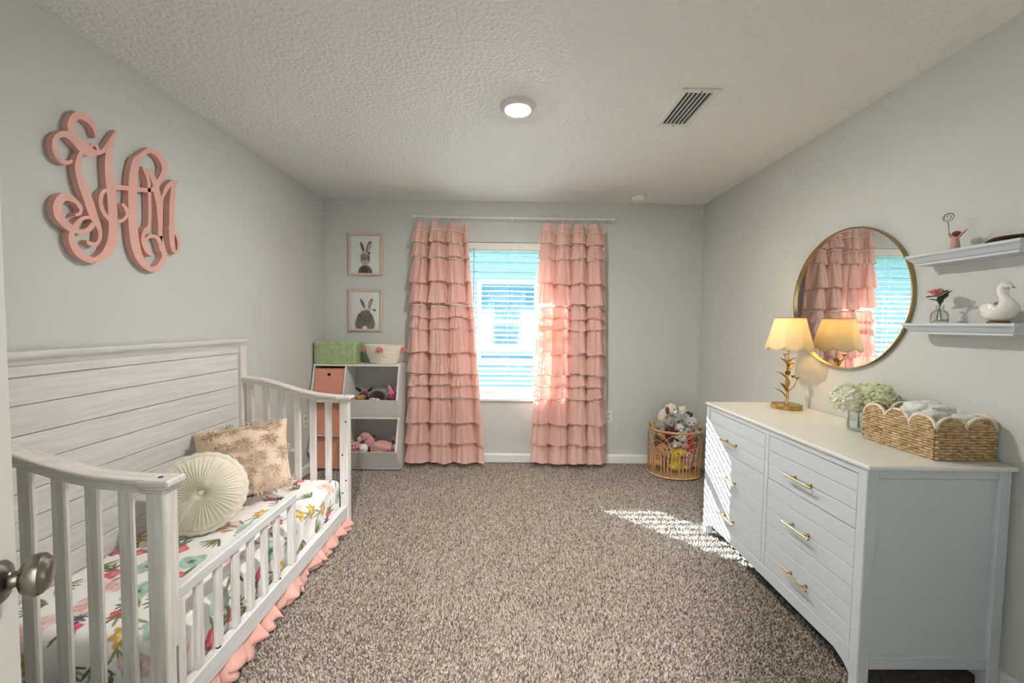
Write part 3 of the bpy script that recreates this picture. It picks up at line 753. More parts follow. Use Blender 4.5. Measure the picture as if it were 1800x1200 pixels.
# ------------------------------------------------------------------ baskets on top of the unit
ZT = .984
def woven_sides(b, x0, x1, y0, y1, z0, z1, rows, amp=.003, taper=0., step=.02):
    for i in range(rows):
        k = (i+.5)/rows; z = z0+(z1-z0)*k; e = taper*k
        xa, xb, ya, yb_ = x0-e, x1+e, y0-e, y1+e; pts = []
        for (ax, ay, bx_, by, nx, ny) in ((xa, ya, xb, ya, 0, -1), (xb, ya, xb, yb_, 1, 0), (xb, yb_, xa, yb_, 0, 1), (xa, yb_, xa, ya, -1, 0)):
            L = math.hypot(bx_-ax, by-ay); n = max(3, int(L/step))
            for j in range(n):
                q = j/n; s_ = amp*math.cos(PI*j + PI*i) if j else 0
                pts.append((ax+(bx_-ax)*q+nx*s_, ay+(by-ay)*q+ny*s_, z+.0006*math.sin(j*1.7+i)))
        b.tube(pts, (z1-z0)/rows*.56, 5, closed=True)
m_green = mat('green_woven_paper', '#c3d6a8', .8, c2='#aec58f', vscale=25)
gb = thing('green_basket', 'lime green rectangular woven basket on the white storage unit', 'basket', (-1.59, 3.83, ZT))
b = MB(); woven_sides(b, -1.770, -1.405, 3.728, 3.935, ZT+.004, 1.178, 22, .0022, .004, .022); b.build('woven_sides', m_green, gb, angle=180, kind='stuff')
b = MB()
for q in ((-1.77, -1.405, 3.722, 3.734), (-1.77, -1.405, 3.93, 3.942), (-1.776, -1.764, 3.728, 3.935), (-1.411, -1.399, 3.728, 3.935)): b.bx(q[0], q[1], q[2], q[3], 1.172, 1.186, .004)
b.build('rim', m_green, gb)
MB().bx(-1.765, -1.41, 3.733, 3.93, ZT+.002, ZT+.010).build('basket_base', m_green, gb)
def lining(u, v):
    return (-1.762+.35*u, 3.736+.19*v, 1.150+.012*math.sin(8*u)*math.cos(6*v)+.004*math.sin(25*u))
MB().grid(lining, 20, 12).build('dark_contents', mat('dark_green_cloth', '#39452d', .9), gb, angle=180)

m_rope = mat('cream_cotton_rope', '#f2ecdf', .85, var=.05, vscale=60)
wbk = thing('rope_basket', 'cream coiled rope basket with pink tassel pompoms around its rim', 'basket', (-1.165, 3.835, ZT))
cxw, cyw = -1.165, 3.838
b = MB(); rows = 15
for i in range(rows):
    k = i/(rows-1); R_ = .112+.052*min(1, (k*1.15))**.75; z = ZT+.008+k*.160
    b.tube([(cxw+R_*1.06*math.cos(a), cyw+R_*.66*math.sin(a), z+.001*math.sin(3*a+i)) for a in np.linspace(0, 2*PI, 49)[:-1]], .0068, 6, closed=True)
b.build('rope_coils', m_rope, wbk, angle=180, kind='stuff')
MB().lathe([(0, 0), (.116, 0), (.116, .008), (0, .008)], 32, at(cxw, cyw, ZT+.001), ay=.66).build('basket_base', m_rope, wbk)
m_pom = mat('pink_yarn', '#f2a8a3', .9, c2='#e28a88', vscale=50, sheen=.3)
for a_ in (-2.9, -1.62, -.22, .9, 2.2):
    px, py, pz = cxw+.178*math.cos(a_), cyw+.122*math.sin(a_), ZT+.138
    b = MB()
    for k in range(70):
        d = Vector((random.gauss(0, 1), random.gauss(0, 1), random.gauss(0, 1)-.25)).normalized(); L = random.uniform(.027, .038)
        q = Vector((px, py, pz))
        b.tube([q, q+d*L*.6, q+d*L+Vector((0, 0, -.004))], [.003, .004, .0024], 4)
    b.build('pompom', m_pom, wbk, angle=180)

# ------------------------------------------------------------------ plush toys: each a body with its own head, ears, limbs and face
def plush(name, label, loc, group, parts, s=1., rz=0., R=None):
    t = thing(name, label, 'plush toy', loc, group)
    Mx = at(*loc, R if R is not None else rot(0, 0, rz))
    for pn, c, r, mt, *rr in parts:
        Rr = rr[0] if rr else None
        ph = random.uniform(0, 6)
        b = MB(); b.ell((0, 0, 0), tuple(q*s for q in r), None, 16, 10, wob=lambda a, th: 1+.02*math.sin(5*a+ph)*math.sin(3*th+ph))
        M2 = Mx @ at(c[0]*s, c[1]*s, c[2]*s, Rr)
        b.v = [tuple(M2 @ Vector(q)) for q in b.v]
        b.build(pn, mt, t, angle=180)
    return t
def fluff(nm, c, var=.15): return mat(nm, c, .95, var=var, vscale=45, sheen=.6, bump=.6, bscale=170)
f_brown = fluff('brown_plush', '#6b3f2c'); f_dark = fluff('dark_brown_plush', '#2b1514'); f_tan = fluff('tan_plush', '#c48a56'); f_hot = fluff('hot_pink_plush', '#ec5f93')
f_pink = fluff('pale_pink_plush', '#e8a3a6'); f_white = fluff('white_plush', '#f0ece4'); f_teal = fluff('teal_grey_plush', '#8fb0b2'); f_amber = fluff('amber_plush', '#a8692f')
f_cream = fluff('cream_plush', '#e9dfcf'); f_grey = fluff('grey_plush', '#a39a90'); f_lgrey = fluff('light_grey_plush', '#c9c6c3'); f_maroon = fluff('maroon_plush', '#5a1a22'); f_red = fluff('red_plush', '#d8322e')
f_yellow = fluff('yellow_plush', '#e9c93a'); f_black = fluff('black_plush', '#1c1817'); f_rose = fluff('rose_plush', '#dcaaa2')
eye = mat('glossy_black_eye', '#0c0a0a', .15)
G1 = 'plush toys in the upper bin'; G2 = 'plush toys in the lower bin'
def face(x, y, z, r, mt=eye): return [('eye', (x-.5*r, y, z), (.006, .006, .006), mt), ('eye', (x+.5*r, y, z), (.006, .006, .006), mt)]
plush('plush_moose', 'brown plush moose with small antlers in the upper bin', (-1.335, 3.80, .500), G1,
      [('body', (0, 0, .09), (.05, .045, .08), f_brown), ('head', (0, -.03, .195), (.046, .045, .040), f_brown), ('muzzle', (0, -.07, .180), (.028, .026, .022), f_tan)] +
      [('antler', (sx*.05, -.02, .238), (.028, .012, .016), f_dark, rot(0, -sx*.5, 0)) for sx in (-1, 1)] + [('antler_tip', (sx*.072, -.02, .252), (.010, .010, .018), f_dark) for sx in (-1, 1)] + face(0, -.068, .21, .03))
plush('plush_dog', 'tan and white plush dog lying at the front of the upper bin', (-1.41, 3.735, .560), G1,
      [('body', (-.03, .02, .075), (.075, .045, .045), f_tan), ('head', (.055, -.01, .095), (.038, .035, .034), f_tan), ('muzzle', (.078, -.035, .088), (.018, .018, .014), f_white), ('ear', (.035, -.03, .098), (.012, .01, .024), f_black), ('nose', (.09, -.05, .092), (.006, .006, .005), eye)] + face(.075, -.042, .105, .02))
plush('plush_monkey', 'dark brown plush monkey with a cream face in the upper bin', (-1.205, 3.75, .500), G1,
      [('body', (0, .03, .10), (.07, .06, .09), f_dark), ('head', (0, -.01, .175), (.085, .06, .066), f_dark), ('face_patch', (-.005, -.052, .155), (.055, .024, .038), f_cream), ('arm', (-.09, -.01, .12), (.022, .025, .05), f_dark), ('arm', (.09, -.01, .12), (.022, .025, .05), f_dark)] + face(-.005, -.076, .168, .03))
plush('plush_toy', 'hot pink plush toy at the right end of the upper bin', (-1.065, 3.78, .500), G1,
      [('body', (0, .02, .10), (.05, .05, .09), f_hot), ('head', (0, -.02, .20), (.048, .045, .042), f_hot), ('ear', (-.03, .0, .25), (.016, .012, .04), f_pink, rot(0, -.4, 0)), ('ear', (.03, 0, .25), (.016, .012, .04), f_pink, rot(0, .4, 0))] + face(0, -.064, .205, .03))
plush('plush_flamingo', 'pale pink plush flamingo with a drooping beak lying in the lower bin', (-1.20, 3.79, .016), G2,
      [('body', (.03, 0, .165), (.115, .07, .075), f_pink), ('wing', (.04, -.055, .195), (.085, .02, .04), f_rose, rot(0, .25, 0)), ('neck', (-.085, -.01, .235), (.045, .032, .06), f_pink, rot(0, -.5, 0)), ('head', (-.125, -.02, .285), (.048, .04, .036), f_pink), ('beak', (-.172, -.03, .262), (.022, .018, .026), f_cream, rot(0, .5, 0)), ('beak_tip', (-.185, -.03, .240), (.012, .012, .014), f_black), ('tail', (.145, 0, .18), (.03, .03, .025), f_white), ('foot', (.03, -.07, .13), (.05, .03, .022), f_white)] + [('eye', (-.14, -.055, .297), (.006, .006, .006), eye)])
plush('plush_toy', 'amber brown plush toy behind the flamingo in the lower bin', (-1.335, 3.885, .016), G2,
      [('body', (.02, 0, .10), (.07, .055, .09), f_amber), ('head', (.02, -.03, .215), (.05, .045, .045), f_amber), ('ear', (-.02, -.02, .255), (.016, .01, .016), f_amber), ('ear', (.06, -.02, .255), (.016, .01, .016), f_amber), ('muzzle', (.02, -.07, .205), (.022, .018, .018), f_cream)] + face(.02, -.073, .222, .03))
plush('plush_toy', 'small pink and white plush toy at the left of the lower bin', (-1.395, 3.76, .016), G2,
      [('body', (0, .03, .13), (.075, .055, .085), f_pink), ('head', (-.01, -.02, .205), (.044, .042, .036), f_pink), ('snout', (-.01, -.062, .198), (.018, .014, .014), f_rose), ('belly', (.06, -.01, .175), (.042, .04, .045), f_white), ('ear', (-.04, -.02, .235), (.014, .008, .016), f_rose), ('ear', (.02, -.02, .235), (.014, .008, .016), f_rose)] + face(-.01, -.058, .215, .028))
plush('plush_toy', 'teal grey plush toy at the right end of the lower bin', (-1.05, 3.86, .016), G2,
      [('body', (0, .0, .12), (.055, .05, .115), f_teal), ('head', (0, -.01, .225), (.052, .045, .046), f_lgrey)] + [('eye_ring', (sx*.022, -.050, .23), (.02, .008, .02), f_teal) for sx in (-1, 1)] + [('eye', (sx*.022, -.058, .23), (.008, .006, .008), eye) for sx in (-1, 1)] + [('beak', (0, -.056, .212), (.006, .01, .01), f_tan)])

# ================================================================== CURTAINS, ROD, BLIND
m_rod = mat('white_metal_rod', '#e8e8e6', .35)
RY, RZ = YB-.085, 2.378
rod = thing('curtain_rod', 'thin white metal curtain rod above the window', 'curtain rod', (.05, RY, RZ-.02))
MB().tube([(-.885, RY, RZ), (.985, RY, RZ)], .007, 12).build('pole', m_rod, rod)
for x, s_ in ((-.885, -1), (.985, 1)):
    MB().lathe([(.0, 0), (.009, .001), (.009, .006), (.013, .010), (.013, .020), (.009, .025), (0, .027)], 18, at(x, RY, RZ, rot(0, s_*PI/2, 0))).build('finial', m_rod, rod)
for x in (-.87, .03, .97):
    b = MB(); b.tube([(x, YB-.002, RZ+.012), (x, RY, RZ-.008)], .004, 8); b.bx(x-.008, x+.008, YB-.006, YB-.0005, RZ-.02, RZ+.035, .002); b.build('bracket', m_rod, rod)

m_curt = mat('peach_ruffle_fabric', '#f8cfc4', .7, var=.05, vscale=14, sheen=.25, translucent=.33)
m_piping = mat('cream_piping', '#fdf3ea', .6, translucent=.2)
TIERS = [('S', 2.243, 2.130), ('S', 2.108, 1.990), ('L', 1.985, 1.755), ('L', 1.775, 1.562), ('S', 1.535, 1.425), ('S', 1.440, 1.320), ('L', 1.352, 1.095), ('L', 1.112, .905), ('S', .890, .785), ('S', .785, .665), ('L', .652, .425), ('L', .445, .225), ('L', .245, .042)]
def curtain(nm, label, top, bot, seed, folds, side):
    rnd = random.Random(seed)
    zt, zb_ = 2.322, .05
    Y0 = RY-.004
    cx = (top[0]+top[1])/2
    t_ = thing(nm, label, 'curtain', (cx, Y0, .03), 'ruffled curtains')
    ph = [rnd.uniform(0, 2*PI) for _ in range(8)]
    def base(u, z):
        t = (zt-z)/(zt-zb_)
        # folds: unevenly spaced, sway slightly on the way down
        uu = u+.035*math.sin(2*PI*u*1.5+ph[0])+.012*t*math.sin(5*t+ph[1])*math.sin(PI*u)
        xa = top[0]+(bot[0]-top[0])*t**.85; xb = top[1]+(bot[1]-top[1])*t**.85
        x = xa+(xb-xa)*uu
        A = .038+.010*min(1, t*3)
        w = math.cos(2*PI*folds*uu+ph[2])
        w = 1-2*((1-w)/2)**2.6
        y = Y0-.012-A*(w+.22*math.cos(2*PI*(2.3*folds)*uu+ph[3])+.3*math.sin(2*PI*uu*1.3+3*t+ph[4]))
        x += .012*math.sin(2*PI*folds*uu*2+ph[2])*.6
        return x, y, w
    def nrm(u, z):
        e = .004
        x0, y0, _ = base(max(0, u-e), z); x1, y1, _ = base(min(1, u+e), z)
        tx, ty = x1-x0, y1-y0; L = math.hypot(tx, ty) or 1.
        return ty/L, -tx/L                       # points into the room
    def lining(u, v):
        z = zt-v*(zt-zb_-.02); x, y, w = base(u, z)
        return (x, y, z+(.018*(w-1) if v == 0 else 0))
    MB().grid(lining, 120, 34).build('panel', m_curt, t_, angle=180)
    for ti, (k, z0, z1) in enumerate(TIERS):
        p2 = [rnd.uniform(0, 2*PI) for _ in range(6)]
        m1 = 26 if k == 'S' else 17
        flare, amp = (.022, .007) if k == 'S' else (.030, .009)
        def fn(u, v):
            # the seam droops between the folds
            droop = .016*math.sin(2*PI*folds*u*.5+p2[4])*.5
            u_ = -.012*v + u*(1+.024*v)
            uc = min(1., max(0., u_))
            x, y, w = base(uc, z0-(z0-z1)*v)
            nx, ny = nrm(uc, z0-(z0-z1)*v)
            gather = .0028*math.sin(2*PI*m1*1.9*u+p2[0])
            rf = math.sin(2*PI*m1*u+p2[1]+1.6*math.sin(2*PI*3*u+p2[2]))+.4*math.sin(2*PI*m1*.43*u+p2[3])
            off = .004+flare*v**.7+gather*(1-v)+amp*v**.9*rf
            x += (u_-uc)*(top[1]-top[0])
            zz = z0-(z0-z1)*v+droop-.010*(1-w)*.6+.006*v*math.sin(2*PI*folds*u+p2[5])+.003*v*rf
            return (x+nx*off, y+ny*off, max(.012, zz))
        MB().grid(fn, 190, 7 if k == 'S' else 10).build('ruffle_tier', m_curt, t_, angle=180)
        if k == 'S' or (ti > 0 and TIERS[ti-1][0] == 'S'):
            pts = [fn(u, 0.) for u in np.linspace(0, 1, 110)]
            MB().tube([(x, y-.006, z+.002) for x, y, z in pts], .0058, 5).build('piping', m_piping, t_, angle=180)
    for i in range(8):
        u = (i+.5)/8; x, y, w = base(u, zt)
        b = MB()
        b.tube([(x, RY+.0125*math.cos(a), RZ+.0125*math.sin(a)-.003) for a in np.linspace(0, 2*PI, 17)[:-1]], .0016, 5, closed=True)
        b.tube([(x, RY, RZ-.0155), (x, (RY+y)/2, RZ-.035), (x, y, zt-.012)], .0016, 5)
        b.build('curtain_ring', m_rod, t_)
    return t_
curtain('ruffled_curtain', 'peach tiered ruffle curtain hanging left of the window blind', (-.862, -.405), (-.905, -.222), 5, 3, 0)
curtain('ruffled_curtain', 'peach tiered ruffle curtain hanging right of the window blind', (.320, .918), (.262, .992), 12, 4, 1)

# ------------------------------------------------------------------ horizontal blind inside the window recess
m_slat = mat('white_blind_slat', '#eef2f2', .45)
BY = YB+.042
bl = thing('window_blind', 'white horizontal slat blind with open slats in the window', 'blind', (0, BY, WZ0+.02))
MB().bx(WX0+.006, WX1-.006, YB+.012, YB+.072, WZ1-.05, WZ1-.003, .003).build('head_rail', m_trim, bl)
MB().bx(WX0+.003, WX1-.003, YB+.002, YB+.012, WZ1-.072, WZ1-.004, .003).build('valance', m_trim, bl)
ns, pitch_ = 29, .0482
L = WX1-WX0-.016; b = MB(); W_ = .050
sec = [(-W_/2, 0), (-W_/4, .0022), (0, .003), (W_/4, .0022), (W_/2, 0), (W_/4, -.0004+.0002), (0, .0005), (-W_/4, -.0002)]
n8 = len(sec); vs = [(x, y, z) for x in (-L/2, L/2) for y, z in sec]
b.add(vs, [(i, (i+1) % n8, n8+(i+1) % n8, n8+i) for i in range(n8)]+[tuple(range(n8)), tuple(range(n8, 2*n8))])
b.v = [tuple(rot(math.radians(14), 0, 0) @ Vector(q)) for q in b.v]
s0 = None; ztop = WZ1-.085
for i in range(ns):
    loc = ((WX0+WX1)/2, 0, ztop-i*pitch_-bl.location.z)
    if s0 is None:
        s0 = b.build('slat', m_slat, bl); s0.data.transform(Matrix.Translation(Vector(bl['_o']))); s0.location = loc
    else: cpart(s0, loc, bl)
zbr = ztop-(ns-1)*pitch_-.038
MB().bx(WX0+.008, WX1-.008, BY-.026, BY+.026, zbr-.012, zbr+.010, .004).build('bottom_rail', m_trim, bl)
for x in (-.33, .0, .31):
    for dy in (-.026, .026):
        MB().tube([(x, BY+dy, WZ1-.05), (x, BY+dy, zbr)], .0011, 5).build('ladder_cord', m_trim, bl)
MB().tube([(-.335, YB-.006, WZ1-.06), (-.337, YB-.004, 1.46)], .0038, 6).build('tilt_wand', mat('clear_grey_wand', '#8fa3a8', .2), bl)
MB().lathe([(.004, .02), (.008, .0), (.006, -.018), (0, -.02)], 12, at(.02, BY-.028, zbr+.0)).build('cord_tassel', m_trim, bl)

# ================================================================== DRESSER
DFX, DBX, DY0, DY1, DTZ = 1.335, 1.878, 1.452, 2.655, .874
dr = thing('dresser', 'long white six-drawer dresser with brass bar pulls along the right wall', 'dresser', (1.6, 2.05, 0))
MB().bx(DFX-.008, DBX+.012, DY0-.012, DY1+.010, DTZ-.018, DTZ, .005).build('dresser_top', mat('white_lacquer_top', '#dedfda', .3, coat=.2), dr)
for y in (DY0, DY1-.04):
    MB().bx(DFX, DFX+.045, y, y+.04, 0, DTZ-.018, .003).build('front_leg', m_white, dr)
    MB().bx(DBX-.045, DBX, y, y+.04, 0, DTZ-.018, .003).build('back_leg', m_white, dr)
    yy = y+.012
    MB().bx(DFX+.045, DBX-.045, yy, yy+.016, .135, .83, .0).build('side_panel', m_white, dr)
    MB().bx(DFX+.045, DBX-.045, y+.003, y+.037, .822, DTZ-.018, .003).build('side_rail', m_white, dr)
    MB().bx(DFX+.045, DBX-.045, y+.003, y+.037, .088, .138, .003).build('side_rail', m_white, dr)
MB().bx(DFX+.003, DFX+.03, DY0+.04, DY1-.04, .828, DTZ-.018, .002).build('front_rail', m_white, dr)
MB().bx(DFX+.003, DFX+.03, DY0+.04, DY1-.04, .085, .147, .003).build('front_rail', m_white, dr)
for ya, yb_ in ((DY0+.04, DY0+.12), (DY1-.12, DY1-.04)):
    s_ = 1 if ya < 2 else -1
    y0 = ya if s_ > 0 else yb_
    vs = [(x, y, z) for x in (DFX+.003, DFX+.025) for y, z in ((y0, .087), (y0+s_*.075, .087), (y0+s_*.03, .070), (y0, .045))]
    MB().add(vs, [(0, 1, 2, 3), (7, 6, 5, 4), (0, 4, 5, 1), (1, 5, 6, 2), (2, 6, 7, 3), (3, 7, 4, 0)]).build('corner_bracket', m_white, dr, smooth=False)
MB().bx(DFX+.003, DFX+.03, 2.017, 2.044, .147, .828, .002).build('centre_stile', m_white, dr)
MB().bx(DFX+.03, DBX-.01, DY0+.03, DY1-.03, .10, .83).build('carcass', m_white, dr, smooth=False)
rows = [(.611, .8245), (.3795, .6075), (.150, .376)]
cols_ = [(2.047, DY1-.043), (DY0+.043, 2.014)]
for (y0, y1) in cols_:
    for (z0, z1) in rows:
        # drawer front of three grooved boards
        d = MB().bx(DFX+.008, DFX+.028, y0+.001, y1-.001, z0, z1, .0).build('drawer', m_white, dr, smooth=False)
        h3 = (z1-z0)/3
        for k in range(3):
            MB().bx(DFX+.003, DFX+.0085, y0, y1, z0+k*h3+(.0012 if k else 0), z0+(k+1)*h3-(.0012 if k < 2 else 0), .0022).build('front_board', m_white, d, smooth=False)
        ym = (y0+y1)/2+.018; zc = z0+h3*1.02; xh = DFX-.026
        zc = (z0+z1)/2-.030
        hb = MB().tube([(xh, ym-.083, zc), (xh, ym+.083, zc)], .0052, 10); 
        for s_ in (-1, 1): hb.tube([(xh, ym+s_*.048, zc), (DFX+.004, ym+s_*.048, zc)], .0045, 8).lathe([(.008, 0), (.008, .004), (.005, .006)], 12, at(DFX+.004, ym+s_*.048, zc, rot(0, -PI/2, 0)))
        hb.build('bar_pull', m_brass, d)

# ------------------------------------------------------------------ table lamp
LX, LY, LZ = 1.742, 2.475, DTZ
lamp = thing('table_lamp', 'lit gold table lamp with a flower stem and a cream scalloped shade on the dresser', 'table lamp', (LX, LY, LZ))
MB().lathe([(0, 0), (.080, 0), (.083, .003), (.083, .024), (.080, .028), (.0, .028)], 40, at(LX, LY, LZ)).build('lamp_base', m_gold, lamp)
stem = cr([(0, 0, .026), (.004, .0, .09), (-.006, .002, .17), (.004, -.002, .25), (.0, 0, .345), (0, 0, .40)], 8)
MB().tube([(LX+x, LY+y, LZ+z) for x, y, z in stem], [.0075-.0035*i/len(stem) for i in range(len(stem))], 10).build('stem', m_gold, lamp)
def leaf_mesh(b, p, d, L, W, curl=.2, up=(0, 0, 1), n=7):
    d = Vector(d).normalized(); s_ = d.cross(Vector(up)); s_ = s_.normalized() if s_.length > 1e-4 else Vector((1, 0, 0)); q = s_.cross(d)
    vs = []; fs = []
    for i in range(n):
        t = i/(n-1); w = W*.5*math.sin(PI*min(1, t*.93+.07))**.8; c = Vector(p)+d*L*t+q*(curl*L*t*t)
        vs += [c-s_*w+q*w*.45, c, c+s_*w+q*w*.45]
    for i in range(n-1):
        for k in range(2): fs.append((i*3+k, i*3+k+1, i*3+3+k+1, i*3+3+k))
    b.add([tuple(v) for v in vs], fs)
for (z, a, L, W) in ((.06, 2.6, .085, .034), (.10, 3.5, .09, .034), (.13, .9, .07, .026), (.17, 2.9, .085, .036), (.20, 4.1, .06, .030), (.23, .4, .075, .034), (.26, 3.2, .08, .036), (.28, 5.4, .06, .028)):
    b = MB(); leaf_mesh(b, (LX, LY, LZ+z), (math.cos(a)*.55, math.sin(a)*.55, 1), L, W, -.35); b.build('leaf', m_gold, lamp, angle=180, solid=.0018)
def goldbud(px, py, pz, a):
    f = MB()
    for k in range(6):
        aa = k*PI/3; leaf_mesh(f, (px, py, pz), (math.cos(aa)*.8, math.sin(aa)*.8, .55), .022, .017, .25, n=5)
    o = f.build('flower', m_gold, lamp, angle=180, solid=.0014)
    MB().ell((px, py, pz+.006), (.006, .006, .006), None, 10, 6).build('flower_centre', m_gold, o)
b = MB().tube([(LX, LY, LZ+.10), (LX+.03, LY-.012, LZ+.135), (LX+.045, LY-.018, LZ+.178)], .0028, 6); b.build('side_stem', m_gold, lamp); goldbud(LX+.045, LY-.018, LZ+.18, 0)
b = MB().tube([(LX, LY, LZ+.24), (LX-.022, LY-.01, LZ+.29), (LX-.034, LY-.016, LZ+.325)], .0028, 6); b.build('side_stem', m_gold, lamp); goldbud(LX-.034, LY-.016, LZ+.327, 0)
goldbud(LX+.028, LY-.006, LZ+.19, 0)
MB().tube([(LX, LY, LZ+.39), (LX, LY, LZ+.445)], .014, 14).build('bulb_socket', m_gold, lamp)
m_shade = mat('cream_lamp_shade', '#faecc8', .8, var=.04, vscale=30, stretch=(1, 1, 8), translucent=.3)
NS_ = 8
def shade_fn(u, v):
    a = u*2*PI; r = .080+(.126-.080)*v; rb = r*(1+.010*math.cos(NS_*a)*v)
    drop = .024*abs(math.sin(NS_*a/2))**.8 - .012
    return (LX+rb*math.cos(a), LY+rb*math.sin(a), LZ+.560-v*(.190+drop))
MB().grid(shade_fn, 128, 14, cu=True).build('lamp_shade', m_shade, lamp, angle=180, solid=.0015)
MB().tube([shade_fn(u, 0) for u in np.linspace(0, 1, 65)[:-1]], .0022, 6, closed=True).build('shade_ring', m_gold, lamp)
b = MB()
for k in range(3):
    a = k*2*PI/3; b.tube([(LX+.079*math.cos(a), LY+.079*math.sin(a), LZ+.557), (LX+.012*math.cos(a), LY+.012*math.sin(a), LZ+.548)], .0015, 5)
b.tube([(LX+.012*math.cos(a), LY+.012*math.sin(a), LZ+.548) for a in np.linspace(0, 2*PI, 17)[:-1]], .0018, 5, closed=True)
b.build('shade_spider', m_gold, lamp)
MB().lathe([(.010, 0), (.012, .012), (.024, .035), (.028, .055), (.022, .075), (.010, .085), (0, .087)], 20, at(LX, LY, LZ+.443)).build(
    'light_bulb', mat('lit_bulb', '#fff0c8', .4, emit='#ffd790', estr=6), lamp)
ld = bpy.data.lights.new('lamp_glow', 'POINT'); ld.energy = 1.7; ld.color = (1.0, .74, .33); ld.shadow_soft_size = .03
lo_ = bpy.data.objects.new('lamp_glow', ld); col.objects.link(lo_); lo_.parent = lamp; lo_.location = (0, 0, .505)

# ------------------------------------------------------------------ round mirror
MYc, MZc, MR = 2.258, 1.539, .392
mi = thing('round_mirror', 'large round wall mirror in a thin gold frame above the dresser', 'mirror', (XR-.015, MYc, MZc-MR))
MM = at(XR, MYc, MZc, rot(0, -PI/2, 0))
MB().lathe([(MR-.008, .004), (MR, .004), (MR, .021), (MR-.002, .023), (MR-.006, .023), (MR-.008, .021), (MR-.008, .004)], 96, MM).build('mirror_frame', mat('muted_brass', '#a8946a', .3, 1.), mi)
MB().lathe([(0, .006), (MR-.007, .006), (MR-.007, .010), (0, .010)], 96, MM).build('mirror_glass', mat('silver_mirror', '#e6ebea', .015, 1.), mi)

# ------------------------------------------------------------------ floating shelves
for z, lab in ((1.703, 'upper white floating ledge shelf with crown profile'), (1.403, 'lower white floating ledge shelf with crown profile')):
    t = thing('floating_shelf', lab, 'shelf', (1.85, 1.6, z-.048), 'white floating shelves')
    ya, yb_ = 1.408, 1.822
    MB().bx(1.790, XR-.001, ya, yb_, z-.012, z, .002).build('shelf_board', m_white, t)
    prof = [(1.794, z-.012), (1.800, z-.018), (1.812, z-.034), (1.818, z-.038), (1.818, z-.046), (XR-.001, z-.046), (XR-.001, z-.012)]
    n_ = len(prof); vs = []
    for y, k in ((ya, 1), (yb_, -1)):
        vs += [(x, y+k*max(0, (x-1.794)) if x < 1.83 else y+k*.024, zz) for x, zz in prof]
    MB().add(vs, [(i, (i+1) % n_, n_+(i+1) % n_, n_+i) for i in range(n_)]+[tuple(range(n_)), tuple(range(n_, 2*n_))]).build('crown_moulding', m_white, t, smooth=False)

# upper shelf: figurine holding a wire clip, bronze leaf dish
f_skin = mat('painted_resin_pink', '#c99a88', .6, var=.15, vscale=40); f_cap = mat('painted_resin_maroon', '#6d2f2b', .6, var=.2, vscale=50)
fg = thing('figurine', 'small pink resin figurine holding a coiled wire photo clip on the upper shelf', 'figurine', (1.835, 1.655, 1.703))
fx, fy, fz = 1.835, 1.655, 1.703
MB().tube(cr([(fx, fy, fz), (fx, fy, fz+.02), (fx, fy+.002, fz+.045), (fx, fy+.004, fz+.058)], 5), [.0135, .0138, .014, .0142, .014, .0135, .0130, .0125, .012, .0115, .0110, .0108, .0105, .010, .009, .007][:16], 14).build('body', f_skin, fg)
MB().ell((fx, fy-.002, fz+.066), (.014, .0155, .012), rot(.25, 0, 0), 16, 10).build('head', f_cap, fg)
MB().tube([(fx, fy-.010, fz+.052), (fx-.002, fy-.026, fz+.066), (fx-.002, fy-.042, fz+.077)], [.0045, .004, .0015], 8).build('arm', f_skin, fg)
MB().tube([(fx, fy+.012, fz+.052), (fx-.004, fy+.020, fz+.062), (fx-.006, fy+.021, fz+.073)], [.0045, .004, .0035], 8).build('arm', f_skin, fg)
b = MB(); b.tube([(fx-.006, fy+.021, fz+.068), (fx-.006, fy+.024, fz+.10), (fx-.006, fy+.028, fz+.122)], .0011, 5)
sp = []
for i in range(70):
    a = i*.28; r = .006+.0155*min(1., i/34.); sp.append((fx-.006, fy+.028+r*math.cos(a), fz+.140+r*.8*math.sin(a)))
b.tube(sp, .0010, 5); b.build('wire_clip', mat('dark_wire', '#4a4240', .4, .8), fg)
ds = thing('leaf_dish', 'dark bronze leaf shaped dish on the upper shelf', 'dish', (1.838, 1.475, 1.703))
def leafdish(u, v):
    t = u; w = .040*math.sin(PI*min(1., t*.97+.03))**.75; s_ = v*2-1
    return (1.842+s_*w, 1.556-t*.140, 1.7045+.016*s_*s_*math.sin(PI*t)+.022*max(0, t-.55)**1.3*2+.004*max(0, .2-t)*20*.3)
MB().grid(leafdish, 26, 13).build('dish', mat('dark_bronze', '#6b5130', .4, .8, var=.3, vscale=20), ds, angle=180, solid=.003)
MB().tube([leafdish(t, .5) for t in np.linspace(0, 1, 14)], [.0025-.0014*i/14 for i in range(14)], 6).build('midrib', mat('bronze_rib', '#4a3720', .45, .8), ds)

# lower shelf: rose in a glass bottle, white dove
rv = thing('rose_vase', 'pink rose with dark leaves in a small clear glass bottle on the lower shelf', 'vase', (1.822, 1.685, 1.403))
vx, vy, vz = 1.822, 1.688, 1.403
MB().lathe([(0, .001), (.027, .001), (.029, .005), (.029, .036), (.024, .048), (.013, .056), (.0115, .070), (.014, .076), (.0125, .0765), (.010, .070), (.0118, .057), (.022, .047), (.0265, .036), (.0265, .008), (0, .006)], 28, at(vx, vy, vz)).build('glass_bottle', glass('bottle_glass', '#fafcfb', .12), rv)
MB().lathe([(0, .007), (.0262, .008), (.0262, .016), (0, .016)], 24, at(vx, vy, vz)).build('pebbles', mat('sand_pebbles', '#cdbd98', .8, var=.3, vscale=200), rv)
m_stem = mat('plant_stem_green', '#4d6b3a', .6); m_leaf = mat('dark_rose_leaf', '#2f4a30', .5, var=.2, vscale=30); m_rosep = mat('coral_rose_petal', '#eda79c', .6, c2='#df8a80', vscale=30, translucent=.15)
